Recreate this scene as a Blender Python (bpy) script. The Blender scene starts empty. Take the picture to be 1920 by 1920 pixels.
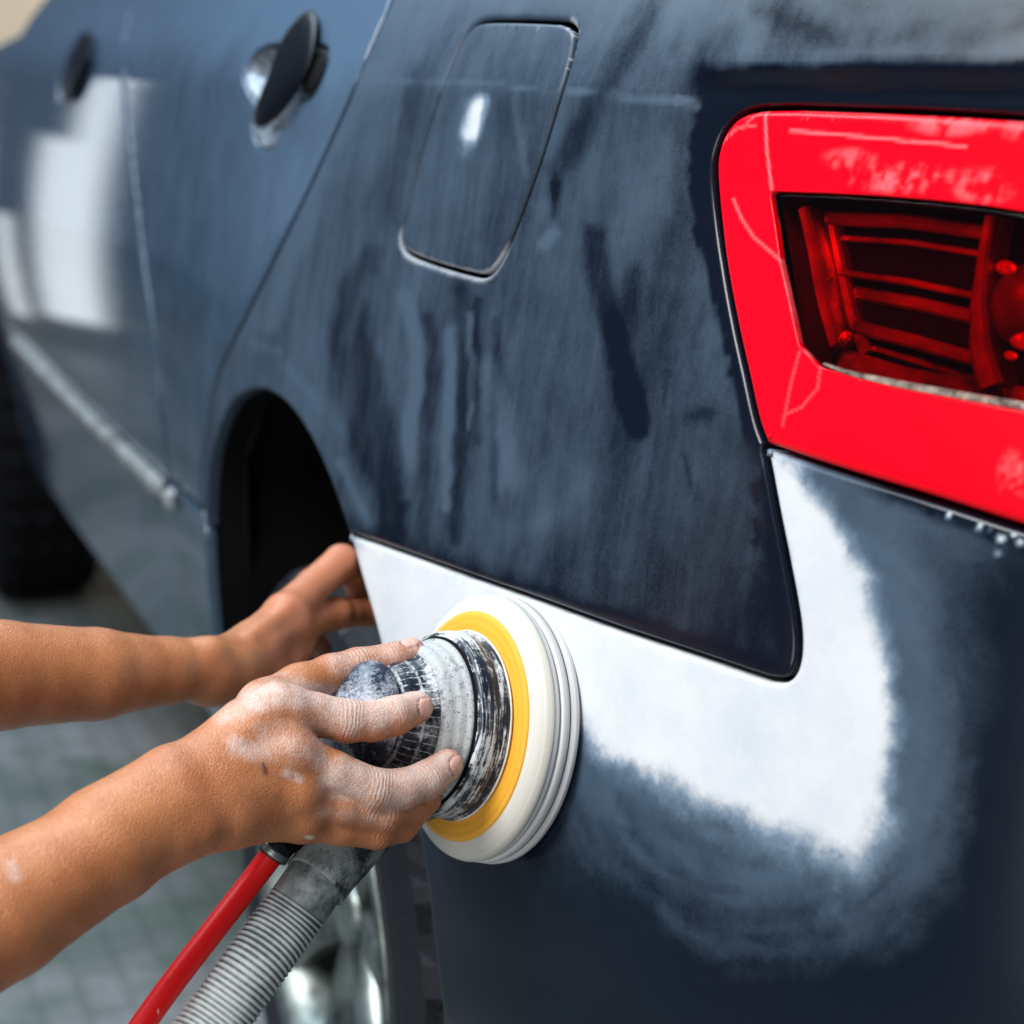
import bpy, bmesh, math, random
import numpy as np
from mathutils import Vector, Matrix
from mathutils.geometry import delaunay_2d_cdt
random.seed(4); rng = np.random.default_rng(4)
scene = bpy.context.scene; COL = scene.collection

# ------------------------------------------------------------------ camera
F = 3700.0                                   # focal length in pixels of the 1920 px frame
YAW, PIT = math.radians(21.04), math.radians(12.89)
CAM = np.array([-1.02, 0.38, 0.99])
FW = np.array([math.cos(PIT)*math.cos(YAW), -math.cos(PIT)*math.sin(YAW), -math.sin(PIT)])
RT = np.array([-math.sin(YAW), -math.cos(YAW), 0.0]); UP = np.cross(RT, FW)
cd = bpy.data.cameras.new('camera'); cam = bpy.data.objects.new('camera', cd); COL.objects.link(cam)
cam.matrix_world = Matrix(((RT[0], UP[0], -FW[0], CAM[0]), (RT[1], UP[1], -FW[1], CAM[1]), (RT[2], UP[2], -FW[2], CAM[2]), (0, 0, 0, 1)))
cd.sensor_width = cd.sensor_height = 36; cd.lens = 36*F/1920; cd.clip_start = .02; cd.clip_end = 200
cd.dof.use_dof = True; cd.dof.focus_distance = 1.12; cd.dof.aperture_fstop = 5.2; cd.dof.aperture_blades = 9
scene.camera = cam
# ------------------------------------------------------------------ light: an open workshop bay
w = bpy.data.worlds.new('World'); scene.world = w; w.use_nodes = True
bg = w.node_tree.nodes['Background']; bg.inputs[0].default_value = (.42, .58, .85, 1); bg.inputs[1].default_value = .16
def area(name, loc, target, sx, sy, power, color, spread=180):
    l = bpy.data.lights.new(name, 'AREA'); l.shape = 'RECTANGLE'; l.size = sx; l.size_y = sy; l.energy = power; l.color = color; l.spread = math.radians(spread)
    o = bpy.data.objects.new(name, l); COL.objects.link(o); o.location = loc
    o.rotation_euler = (Vector(target)-Vector(loc)).to_track_quat('-Z', 'Y').to_euler(); return o
area('skylight_lamp', (-.6, 1.5, 2.5), (0.1, 0, .6), 1.05, 1.05, 74, (1, .98, .96))
area('roof_lamp', (1.6, .5, 3.0), (1.2, -.2, .8), 3.4, 1.2, 112, (.72, .88, 1))
area('fill_lamp', (-2.1, 2.2, .85), (0, .1, .5), 1.5, 1.2, 30, (1, .97, .94))  # added low fill that brightens the shadowed hose and arms
area('wall_fill_lamp', (7.6, -1.0, 3.4), (9.4, -.4, 1.0), 1.5, 1.5, 110, (1, .95, .85))  # added light, only there to brighten the far wall
# the open bay doors ahead of the car, three tall openings
area('bay_opening_lamp', (6.2, .735, .72), (1.4, .0, .72), .17, 1.26, 1.15, (.86, .94, 1))
area('bay_opening_lamp', (6.2, .575, .50), (1.8, .0, .50), .12, .82, .5, (.86, .94, 1))
area('bay_opening_lamp', (6.2, .335, .29), (2.1, .0, .29), .08, .46, .18, (.86, .94, 1))
scene.view_settings.view_transform = 'Standard'; scene.view_settings.look = 'None'
scene.view_settings.exposure = 0.0; scene.view_settings.gamma = 1; scene.view_settings.use_curve_mapping = False
try:
    scene.cycles.max_bounces = 8; scene.cycles.transparent_max_bounces = 12
except Exception: pass

# ------------------------------------------------------------------ numeric helpers
def sst(a, b, x):
    t = np.clip((x-a)/(b-a), 0, 1); return t*t*(3-2*t)
def PXY(p):                                   # photo pixel of a world point (used to trace the photo's outlines and stains)
    v = np.asarray(p, float)-CAM; d = v@FW
    return np.stack([960+F*(v@RT)/d, 960-F*(v@UP)/d], -1)
def W(px, py, d): return CAM+d*(FW+RT*(px-960)/F+UP*(960-py)/F)
def _hash(ix, iy, s):
    h = (ix*374761393+iy*668265263+s*974634777) & 0x7fffffff
    h = ((h ^ (h >> 13))*1274126177) & 0x7fffffff
    return ((h ^ (h >> 16)) & 0xffff)/65535.0
def vnoise(x, y, s=0):
    x = np.asarray(x, float); y = np.asarray(y, float)
    ix = np.floor(x).astype(np.int64); iy = np.floor(y).astype(np.int64); fx = x-ix; fy = y-iy
    fx = fx*fx*(3-2*fx); fy = fy*fy*(3-2*fy)
    return (_hash(ix, iy, s)*(1-fx)+_hash(ix+1, iy, s)*fx)*(1-fy)+(_hash(ix, iy+1, s)*(1-fx)+_hash(ix+1, iy+1, s)*fx)*fy
def fbm(x, y, s=0, o=4):
    r = 0; a = .5; n = 0
    for i in range(o):
        r = r+a*vnoise(x*2**i, y*2**i, s+i*17); n += a; a *= .55
    return r/n
def seg_dist(P, line, wid=None):              # distance to a polyline, minus an interpolated half width
    best = np.full(len(P), 1e9); line = np.asarray(line, float)
    for i in range(len(line)-1):
        a, b = line[i], line[i+1]; ab = b-a; t = np.clip(((P-a)@ab)/(ab@ab+1e-12), 0, 1)
        d = np.linalg.norm(P-(a+t[:, None]*ab), axis=1)
        if wid is not None: d = d-(wid[i]*(1-t)+wid[i+1]*t)
        best = np.minimum(best, d)
    return best
def inside(P, poly):
    poly = np.asarray(poly); r = np.zeros(len(P), bool); x, y = P[:, 0], P[:, 1]; n = len(poly)
    for i in range(n):
        x0, y0 = poly[i]; x1, y1 = poly[(i+1) % n]
        if y0 == y1: continue
        c = ((y0 > y) != (y1 > y)) & (x < (x1-x0)*(y-y0)/(y1-y0)+x0); r ^= c
    return r
def spline(pts, n=8, closed=False):           # Catmull-Rom through traced points
    P = np.asarray(pts, float); m = len(P); out = []
    for i in range(m if closed else m-1):
        g = lambda k: P[k % m] if closed else P[min(max(k, 0), m-1)]
        p0, p1, p2, p3 = g(i-1), g(i), g(i+1), g(i+2)
        for k in range(n):
            t = k/n; out.append(.5*((2*p1)+(-p0+p2)*t+(2*p0-5*p1+4*p2-p3)*t*t+(-p0+3*p1-3*p2+p3)*t**3))
    if not closed: out.append(P[-1])
    return np.array(out)
def resample(P, step, closed=True):
    P = np.asarray(P, float); Q = np.vstack([P, P[:1]]) if closed else P
    L = np.concatenate([[0], np.cumsum(np.linalg.norm(np.diff(Q, axis=0), axis=1))]); n = max(3, int(round(L[-1]/step)))
    s = np.linspace(0, L[-1], n+1)[:-1] if closed else np.linspace(0, L[-1], n+1)
    return np.stack([np.interp(s, L, Q[:, k]) for k in range(Q.shape[1])], 1)

# ------------------------------------------------------------------ the car's side: y(x, z) in metres, +x towards the front
def table(knots, lo, hi, ref, sign, n=61):
    k = sorted(knots); xs = np.linspace(lo, hi, 4001)
    a = np.interp(xs, [q[0] for q in k], [q[1] for q in k])
    ker = np.hanning(n); ker /= ker.sum(); a = np.convolve(np.pad(a, n//2, mode='edge'), ker, 'valid')
    s = sign*np.tan(np.radians(a)); y = np.concatenate([[0], np.cumsum((s[1:]+s[:-1])/2*np.diff(xs))])
    return xs, y-np.interp(ref, xs, y)
GX, GY = table([(-.8, 84), (-.5, 72), (-.4, 54), (-.3, 37), (-.2, 26), (-.1, 18.5), (0, 13), (.15, 7.5), (.3, 4), (.5, 2), (1, 0), (2.2, -1), (2.9, -2), (3.2, -14), (3.7, -50)], -.8, 3.7, .6, 1)
CREASE = [(.966, 9), (.974, 21), (1.0, 26), (1.1, 45), (1.25, 65)]
RX, RY = table([(.1, -30), (.3, -13), (.4, -3), (.48, 5), (.57, 11), (.66, 12), (.78, 10), (.9, 10)]+CREASE, 0, 1.3, .7, -1, 17)
DX, DY = table([(.1, -10), (.35, -5), (.42, -9), (.5, -8), (.57, -5), (.65, 0), (.75, 4), (.9, 9)]+CREASE, 0, 1.3, .7, -1, 17)
def SY(x, z):
    k = 1-sst(.25, 1.0, x)
    lip = -.011*sst(.02, -.06, x)*(1-sst(.972, .990, z))*sst(.78, .93, z)
    return lip+np.interp(x, GX, GY)+k*np.interp(z, RX, RY)+(1-k)*np.interp(z, DX, DY)
def SN(x, z):
    e = 2e-3; gx = (SY(x+e, z)-SY(x-e, z))/(2*e); gz = (SY(x, z+e)-SY(x, z-e))/(2*e)
    N = np.stack([-gx, np.ones_like(gx), -gz], -1); return N/np.linalg.norm(N, axis=-1, keepdims=True)
_T = np.linspace(.4, 6.2, 1500)
def hit(pts, off=0.0):                                  # traced photo outline -> points (x, z) on the car's side
    out = []
    for px, py in np.asarray(pts, float):
        D = FW+RT*((px-960)/F)+UP*((960-py)/F); P = CAM+_T[:, None]*D; s = P[:, 1]-SY(P[:, 0], P[:, 2])-off; j = int(np.argmax(s < 0))
        if s[j] >= 0: raise ValueError('ray misses the side at %s %s' % (px, py))
        a, b = _T[j-1], _T[j]
        for _ in range(26):
            m = (a+b)/2; p = CAM+m*D
            if p[1] > SY(p[0], p[2])+off: a = m
            else: b = m
        p = CAM+a*D; out.append((p[0], p[2]))
    return np.array(out)
def on(x, z, off=0.0):
    x = np.atleast_1d(np.asarray(x, float)); z = np.atleast_1d(np.asarray(z, float))
    P = np.stack([x, SY(x, z), z], -1)
    return P+SN(x, z)*np.asarray(off).reshape(-1, 1) if np.any(off) else P

# ------------------------------------------------------------------ object helpers
def link(name, me, mat=None, parent=None, smooth=True):
    o = bpy.data.objects.new(name, me); COL.objects.link(o)
    if mat: me.materials.append(mat)
    if parent: o.parent = parent
    if smooth and len(me.polygons): me.polygons.foreach_set('use_smooth', [True]*len(me.polygons))
    return o
def mesh(name, V, Fc, mat=None, parent=None, smooth=True, attrs=None):
    me = bpy.data.meshes.new(name); me.from_pydata([tuple(v) for v in V], [], [tuple(int(i) for i in f) for f in Fc]); me.update()
    for k, a in (attrs or {}).items():
        at = me.attributes.new(k, 'FLOAT', 'POINT'); at.data.foreach_set('value', np.asarray(a, np.float32))
    o = link(name, me, mat, parent, smooth)
    # parts hang under empties that stand away from the origin
    if parent is not None:
        o.matrix_parent_inverse = full(parent).inverted()
    return o
def full(p):
    return (full(p.parent) @ p.matrix_parent_inverse @ p.matrix_basis) if p.parent else p.matrix_basis.copy()
def thing(name, label, cat, loc=(0, 0, 0), group=None):
    o = bpy.data.objects.new(name, None); COL.objects.link(o); o.location = loc; o.empty_display_size = .05
    o['label'] = label; o['category'] = cat
    if group: o['group'] = group
    return o
def tag(o, label, cat, group=None):
    o['label'] = label; o['category'] = cat
    if group: o['group'] = group
    return o
def bm_obj(name, bm, mat, parent=None, smooth=True):
    me = bpy.data.meshes.new(name); bm.to_mesh(me); bm.free(); o = link(name, me, mat, parent, smooth)
    if parent is not None: o.matrix_parent_inverse = full(parent).inverted()
    return o

# ------------------------------------------------------------------ materials
class NT:
    def __init__(s, name):
        s.m = bpy.data.materials.new(name); s.m.use_nodes = True; s.t = s.m.node_tree; s.b = s.t.nodes['Principled BSDF']
    def n(s, typ, **k):
        d = s.t.nodes.new(typ)
        for a, v in k.items():
            if a.startswith('_'): setattr(d, a[1:], v)
            else:
                key = a.replace('__', ' '); d.inputs[int(key[1:]) if key[0] == 'i' and key[1:].isdigit() else key].default_value = v
        return d
    def l(s, a, b): s.t.links.new(a, b)
    def attr(s, name): return s.n('ShaderNodeAttribute', _attribute_name=name).outputs['Fac']
    def coord(s, scale=(1, 1, 1), rot=(0, 0, 0)):
        c = s.n('ShaderNodeTexCoord'); m = s.n('ShaderNodeMapping'); m.inputs['Scale'].default_value = scale; m.inputs['Rotation'].default_value = rot
        s.l(c.outputs['Object'], m.inputs['Vector']); return m.outputs[0]
    def noise(s, scale, detail=4, rough=.55, vec=None, dist=0):
        d = s.n('ShaderNodeTexNoise', Scale=scale, Detail=detail, Roughness=rough, Distortion=dist); s.l(vec or s.coord(), d.inputs['Vector']); return d.outputs['Fac']
    def ramp(s, f, stops):
        r = s.n('ShaderNodeValToRGB'); e = r.color_ramp.elements
        while len(e) < len(stops): e.new(.5)
        for i, (p, c) in enumerate(stops):
            e[i].position = p; e[i].color = c if len(c) == 4 else (*c, 1)
        s.l(f, r.inputs[0]); return r.outputs[0]
    def math(s, op, a, b=0., c=None, clamp=False):
        d = s.n('ShaderNodeMath', _operation=op, _use_clamp=clamp)
        for i, v in enumerate((a, b, c)):
            if v is None: continue
            if hasattr(v, 'node'): s.l(v, d.inputs[i])
            else: d.inputs[i].default_value = v
        return d.outputs[0]
    def mix(s, f, a, b):
        d = s.n('ShaderNodeMix', _data_type='RGBA')
        for i, v in ((0, f), (6, a), (7, b)):
            if hasattr(v, 'node'): s.l(v, d.inputs[i])
            else: d.inputs[i].default_value = v if not isinstance(v, tuple) else (v if len(v) == 4 else (*v, 1))
        return d.outputs[2]
    def set(s, k, v):
        if hasattr(v, 'node'): s.l(v, s.b.inputs[k])
        else: s.b.inputs[k].default_value = (*v, 1) if isinstance(v, tuple) and len(v) == 3 and len(s.b.inputs[k].default_value) == 4 else v
    def bump(s, h, strength=.3, dist=.001):
        d = s.n('ShaderNodeBump', Strength=strength, Distance=dist); s.l(h, d.inputs['Height']); s.l(d.outputs[0], s.b.inputs['Normal']); return d
    def map(s, v, a, b, c=0., d=1.):
        r = s.n('ShaderNodeMapRange', _interpolation_type='SMOOTHSTEP'); s.l(v, r.inputs[0])
        for i, q in enumerate((a, b, c, d)): r.inputs[i+1].default_value = q
        return r.outputs[0]

def plain(name, col, rough=.5, metal=0., spec=.5, noise=0., nscale=40, bump=0., coat=0.):
    t = NT(name)
    if noise:
        f = t.noise(nscale, 5); a = tuple(max(0, c*(1-noise)) for c in col); b = tuple(min(1, c*(1+noise)) for c in col)
        t.set('Base Color', t.ramp(f, [(.3, a), (.7, b)]))
        if bump: t.bump(f, bump)
    else: t.set('Base Color', col)
    t.set('Roughness', rough); t.set('Metallic', metal); t.set('Specular IOR Level', spec); t.set('Coat Weight', coat); return t.m

def paint(name, clean=(.0025, .005, .012), dusty=(.047, .075, .112), r_clean=.22, r_dusty=.55, streak=(0, 0, 0), fine=1., spec=.35):
    """old dark paint under sanding dust: attr dust = dust lying on it plus painted light and shade, filler = white body filler and painted glare, edge = worn edge"""
    t = NT(name)
    dust = t.attr('dust'); fil = t.attr('filler'); edge = t.attr('edge')
    st = t.noise(7, 6, .65, t.coord((5, 5, .4), streak))           # wiping streaks that run down the panel
    gr = t.noise(650, 3, .7); cl = t.noise(14, 6, .6, None, .4)
    d = t.math('MULTIPLY_ADD', t.math('SUBTRACT', st, .5), 0.8*fine, dust)
    d = t.math('MULTIPLY_ADD', t.math('SUBTRACT', cl, .5), .45, d)
    s2 = t.noise(26, 5, .65, t.coord((5, 5, .18), (0, .06, 0))); d = t.math('MULTIPLY_ADD', t.math('SUBTRACT', s2, .5), .26*fine, d)
    s3 = t.noise(48, 5, .7, None, .8); d = t.math('MULTIPLY_ADD', t.math('SUBTRACT', s3, .5), .35, d)
    d = t.math('MULTIPLY_ADD', t.math('SUBTRACT', gr, .5), .42, d)
    d = t.map(d, -.05, 1.1); d = t.math('MULTIPLY', d, t.map(dust, -.05, .26))
    c = t.mix(d, clean, dusty)
    fn = t.math('MULTIPLY_ADD', t.math('SUBTRACT', t.noise(300, 4, .75), .5), .30, fil)
    fn = t.math('MULTIPLY_ADD', t.math('SUBTRACT', t.noise(60, 4, .6, t.coord((1.6, 1.6, 1.1))), .5), .26, fn)
    fn = t.map(fn, .08, .92); fn = t.math('MULTIPLY', fn, t.map(fil, .01, .1))
    c = t.mix(fn, c, t.mix(t.map(fn, .3, .95), (.26, .36, .47), t.ramp(t.noise(16, 5, .7), [(.3, (.50, .54, .58)), (.55, (.585, .61, .635)), (.7, (.62, .638, .655))])))
    en = t.map(t.math('MULTIPLY', edge, t.math('MULTIPLY_ADD', t.noise(260, 3), .6, .6)), .15, .8)
    c = t.mix(en, c, (.27, .29, .32))
    t.set('Base Color', c)
    r = t.math('MULTIPLY_ADD', d, r_dusty-r_clean, r_clean); r = t.math('MAXIMUM', r, t.math('MULTIPLY', fn, .6)); t.set('Roughness', r)
    t.set('Specular IOR Level', spec)
    t.bump(t.noise(900, 2), .05, .0004)
    return t.m

M = {}
M['paint'] = paint('dusty_paint')
M['door_paint'] = paint('door_paint', clean=(.014, .027, .046), dusty=(.072, .122, .19), r_clean=.03, r_dusty=.05, fine=.5, spec=.75)
M['black'] = plain('black_underbody', (.004, .004, .005), .85, spec=.1)
M['handle'] = plain('black_handle_plastic', (.003, .004, .007), .38, spec=.16)
M['cup'] = plain('worn_recess_metal', (.15, .175, .21), .32, .4, noise=.8, nscale=70)
M['chrome'] = plain('chrome', (.75, .76, .75), .16, 1., noise=.25, nscale=60)
M['molding'] = plain('dull_molding', (.32, .34, .34), .3, .2, noise=.5, nscale=18)
M['rubber'] = plain('tyre_rubber', (.006, .0075, .012), .6, noise=.5, nscale=120, bump=.2)
M['rim'] = plain('polished_rim', (.20, .235, .225), .36, .85, noise=.8, nscale=20)
M['dark_metal'] = plain('brake_metal', (.03, .035, .035), .45, .6, noise=.5)

# ------------------------------------------------------------------ panels
def panel(name, outline, mat, parent, holes=(), res=.006, gap=.0022, r=.003, r_hole=None, edge_of=None, off=0.0, depth=.018, attr_fn=None, edge_w=0., flare=None):
    """sheet metal cut to an outline (x, z) on the car's side, edges rolled inwards"""
    r_hole = r if r_hole is None else r_hole
    def prep(poly, sign):
        rr = r if sign > 0 else r_hole
        P = resample(poly, res*.6); nx = np.roll(P, -1, 0)-np.roll(P, 1, 0)
        area2 = np.sum(P[:, 0]*np.roll(P[:, 1], -1)-np.roll(P[:, 0], -1)*P[:, 1])
        if area2 < 0: P = P[::-1]; nx = np.roll(P, -1, 0)-np.roll(P, 1, 0)
        n = np.stack([nx[:, 1], -nx[:, 0]], 1); n /= np.linalg.norm(n, axis=1, keepdims=True)+1e-12   # outwards
        return P-sign*n*(gap+rr), n*sign
    loops = [prep(outline, 1)]+[prep(h, -1) for h in holes]
    lo = loops[0][0].min(0); hi = loops[0][0].max(0)
    gx, gz = np.meshgrid(np.arange(lo[0], hi[0], res), np.arange(lo[1], hi[1], res*.866)); gx = gx.copy(); gx[1::2] += res/2
    G = np.stack([gx.ravel(), gz.ravel()], 1)
    ok = inside(G, loops[0][0])
    for L, _ in loops[1:]: ok &= ~inside(G, L)
    G = G[ok]
    B = np.vstack([L for L, _ in loops]); near = np.zeros(len(G), bool)
    for k in range(0, len(G), 4000):
        q = G[k:k+4000]; near[k:k+4000] = (((q[:, None, :]-B[None])**2).sum(2).min(1) < (res*.45)**2)
    G = G[~near]
    verts = np.vstack([B, G]); edges = []; s = 0; spans = []
    for L, _ in loops:
        n = len(L); edges += [(s+i, s+(i+1) % n) for i in range(n)]; spans.append((s, n)); s += n
    v, e, f, ov, oe, of = delaunay_2d_cdt([Vector(p) for p in verts], edges, [], 0, 1e-7)
    if len(v) != len(verts): print('cdt changed vertex count', name, len(v), len(verts))
    V2 = np.array([tuple(p) for p in v]); T = np.array(f); C = V2[T].mean(1)
    ok = inside(C, loops[0][0])
    for L, _ in loops[1:]: ok &= ~inside(C, L)
    T = T[ok]
    remap = np.full(len(verts), -1)
    for i, o in enumerate(ov):
        for q in o: remap[q] = i
    P3 = on(V2[:, 0], V2[:, 1], np.full(len(V2), off) if off else 0.0)
    a = V2[T]; cr = (a[:, 1, 0]-a[:, 0, 0])*(a[:, 2, 1]-a[:, 0, 1])-(a[:, 1, 1]-a[:, 0, 1])*(a[:, 2, 0]-a[:, 0, 0])
    T[cr > 0] = T[cr > 0][:, ::-1]                                     # normals to +y
    XZ = [V2]; OFFS = [np.full(len(V2), off)]; faces = [tuple(t) for t in T]; base = len(V2)
    for k_, ((s, n), (L, nr)) in enumerate(zip(spans, loops)):
        prev = remap[s:s+n]; rr = r if k_ == 0 else r_hole
        rings = [(rr*math.sin(q), rr*(1-math.cos(q))) for q in (.35, .75, 1.15, math.pi/2)]+[(rr, depth if k_ == 0 else .004)]
        for dx, dz in rings:
            XZ.append(L+nr*dx); OFFS.append(np.full(n, off-dz)); cur = np.arange(base, base+n); base += n
            for i in range(n):
                j = (i+1) % n; faces.append((prev[i], prev[j], cur[j], cur[i]))
            prev = cur
    XZ = np.vstack(XZ); OFF = np.concatenate(OFFS); P3 = on(XZ[:, 0], XZ[:, 1], OFF)
    attrs = {}
    px = PXY(on(XZ[:, 0], XZ[:, 1]))
    if attr_fn: attrs = dict(attr_fn(px, XZ))
    if edge_w:
        d = seg_dist(XZ, np.vstack([edge_of, edge_of[:1]]))-gap
        wob = fbm(XZ[:, 0]*30, XZ[:, 1]*30, 5)
        low = sst(.97, .89, XZ[:, 1]); side = sst(.16, .135, XZ[:, 0]+.0*XZ[:, 1])
        spk = sst(.975, .99, XZ[:, 1])*sst(.16, .13, XZ[:, 0])*sst(.5, .6, fbm(XZ[:, 0]*260, XZ[:, 1]*260, 6))
        attrs['edge'] = np.clip(1.15-d/edge_w, 0, 1)*np.clip(sst(.887, .868, XZ[:, 1])*(.35+.9*wob)+.8*spk, 0, .9)
    o = mesh(name, P3, faces, mat, parent, True, attrs)
    bm = bmesh.new(); bm.from_mesh(o.data); bmesh.ops.recalc_face_normals(bm, faces=bm.faces)
    # keep the visible side facing outwards
    big = max(bm.faces, key=lambda q: q.calc_area())
    if big.normal.y < 0: bmesh.ops.reverse_faces(bm, faces=bm.faces)
    bm.to_mesh(o.data); bm.free()
    return o

# ------------------------------------------------------------------ the setting
def floor_mat():
    t = NT('workshop_floor')
    n = t.noise(1.9, 5, .6); n2 = t.noise(9, 5, .65)
    c = t.ramp(n, [(.36, (.095, .120, .112)), (.5, (.17, .18, .185)), (.62, (.27, .275, .285))])
    c = t.mix(t.map(n2, .45, .7), c, (.10, .135, .115))
    br = t.n('ShaderNodeTexBrick', Scale=5., Mortar__Size=.035, Color1=(.8, .8, .8, 1), Color2=(1.15, 1.12, 1.1, 1), Mortar=(.45, .5, .45, 1)); t.l(t.coord(), br.inputs['Vector'])
    mm_ = t.n('ShaderNodeMix', _data_type='RGBA', _blend_type='MULTIPLY'); mm_.inputs[0].default_value = .35; t.l(c, mm_.inputs[6]); t.l(br.outputs['Color'], mm_.inputs[7]); c = mm_.outputs[2]
    t.set('Base Color', c); t.set('Roughness', .55); t.bump(n2, .2, .003); return t.m
def sheet(name, pts, mat):
    return mesh(name, pts, [tuple(range(len(pts)))], mat, None, False)
g = sheet('floor', [(-14, -14, -.03), (16, -14, -.03), (16, 14, -.03), (-14, 14, -.03)], floor_mat()); g['kind'] = 'structure'
bm = bmesh.new(); bmesh.ops.create_cube(bm, size=1); bmesh.ops.scale(bm, vec=(.2, 9, 4), verts=bm.verts); bmesh.ops.translate(bm, vec=(9.5, -5.1, 1.97), verts=bm.verts)
wl = bm_obj('wall', bm, plain('beige_wall', (.62, .55, .45), .8, noise=.12, nscale=3), None, False)
tag(wl, 'pale beige wall in the blurred distance beyond the front of the car', 'wall')

# ------------------------------------------------------------------ the car
car = thing('car', 'dark blue-black sedan being resprayed, dusty, with white filler on its rear bumper', 'car', (.47, -.75, 0))

# traced outlines (photo pixels)
GAP = spline([(790, -190), (760, -80), (735, 0), (703, 72), (645, 210), (577, 358), (523, 468), (472, 572), (430, 655), (405, 720), (391, 790), (381, 860), (374, 925)], 6)
ARCH = spline([(416, 1300), (400, 1190), (391, 1080), (387, 990), (390, 900), (404, 822), (433, 758), (472, 733), (508, 738), (545, 768), (580, 820), (612, 888), (637, 955), (652, 1000)], 7)
ARCH_UP = ARCH[[i for i in range(len(ARCH)) if ARCH[i][1] <= 992 or i > 40]]
SEAM = spline([(652, 1000), (757, 1036), (900, 1087), (1000, 1122), (1150, 1176), (1300, 1226), (1400, 1260), (1440, 1273)], 5)
TONGUE = spline([(1440, 1273), (1472, 1274), (1490, 1255), (1497, 1215), (1494, 1160), (1478, 1070), (1458, 970), (1441, 880), (1432, 838)], 6)
LAMP_L = spline([(1438, 836), (1421, 790), (1402, 705), (1380, 605), (1361, 500), (1347, 390), (1342, 320), (1346, 283), (1362, 243), (1390, 215), (1430, 203), (1500, 201)], 6)
LAMP_T = spline([(1500, 201), (1620, 205), (1760, 211), (1920, 221), (2080, 236), (2240, 258)], 4)
LAMP_B = spline([(1438, 836), (1520, 865), (1620, 897), (1750, 936), (1920, 990), (2070, 1032), (2220, 1070)], 4)

gapL, archL, seamL, tonL = hit(GAP), hit(ARCH_UP), hit(SEAM), hit(TONGUE)
lampL, lampT, lampB = hit(LAMP_L), hit(LAMP_T), hit(LAMP_B)
zt = 1.17
q_out = np.vstack([gapL, [[gapL[-1][0]-.012, gapL[-1][1]-.012]], archL, seamL[1:], tonL[1:], lampL[1:], lampT[1:], [[lampT[-1][0]-.06, lampT[-1][1]], [lampT[-1][0]-.06, zt], [gapL[0][0], zt]]])
FUEL = spline([(960, 37), (1030, 39), (1062, 43), (1078, 62), (1070, 110), (1046, 190), (1014, 295), (982, 385), (953, 458), (930, 500), (908, 516), (880, 513), (822, 497), (775, 480), (755, 465), (751, 440), (764, 392), (786, 300), (812, 215), (838, 140), (862, 85), (884, 52), (908, 39)], 6, True)
fuelL = hit(FUEL)

# ---- where the sanding dust was wiped off or left behind, plus a painted glare on the fuel door (photo pixels of the marks, half widths)
WIPED = [([(1240, -20), (1205, 50), (1165, 115), (1130, 165), (1105, 215), (1085, 265), (1050, 310), (1035, 360)], [20, 24, 22, 18, 22, 26, 18, 10], 10, .75),
         ([(1045, 345), (1040, 395)], [7, 6], 4, .7),
         ([(1112, 440), (1118, 500), (1140, 590), (1165, 680), (1180, 740), (1200, 805)], [17, 20, 20, 20, 27, 20], 7, .8),
         ([(1190, 510), (1182, 560), (1160, 630)], [15, 20, 14], 8, .6),
         ([(700, 470), (665, 540), (655, 620), (670, 720), (705, 820), (735, 910), (735, 990)], [18, 28, 36, 48, 48, 36, 22], 9, .8),
         ([(800, 600), (812, 700), (805, 800), (800, 900), (798, 1010)], [12, 17, 14, 10, 8], 6, .65),
         ([(868, 545), (872, 640), (868, 760), (862, 900), (852, 1010)], [16, 18, 15, 12, 10], 6, .7),
         ([(897, 560), (893, 700), (890, 830)], [8, 10, 6], 4, .7),
         ([(930, 600), (928, 720), (925, 850), (928, 940)], [6, 9, 8, 5], 4, .6),
         ([(780, 140), (755, 250), (730, 340), (715, 420)], [20, 26, 24, 14], 18, .4),
         ([(640, 150), (605, 250), (570, 330)], [10, 16, 10], 14, .35),
         ([(1370, 60), (1330, 110), (1290, 170)], [16, 22, 14], 14, .55),
         ([(1420, 20), (1480, 45), (1560, 60)], [12, 18, 10], 14, .5),
         ([(1280, 380), (1250, 470), (1240, 560)], [10, 20, 8], 18, .3),
         ([(1300, 780), (1335, 775)], [14, 9], 8, .5), ([(1282, 850), (1290, 900), (1310, 950)], [4, 5, 3], 4, .5),
         ([(1418, 905), (1420, 940)], [5, 6], 3, .6), ([(1417, 975), (1418, 1020)], [4, 6], 3, .6)]
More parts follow.
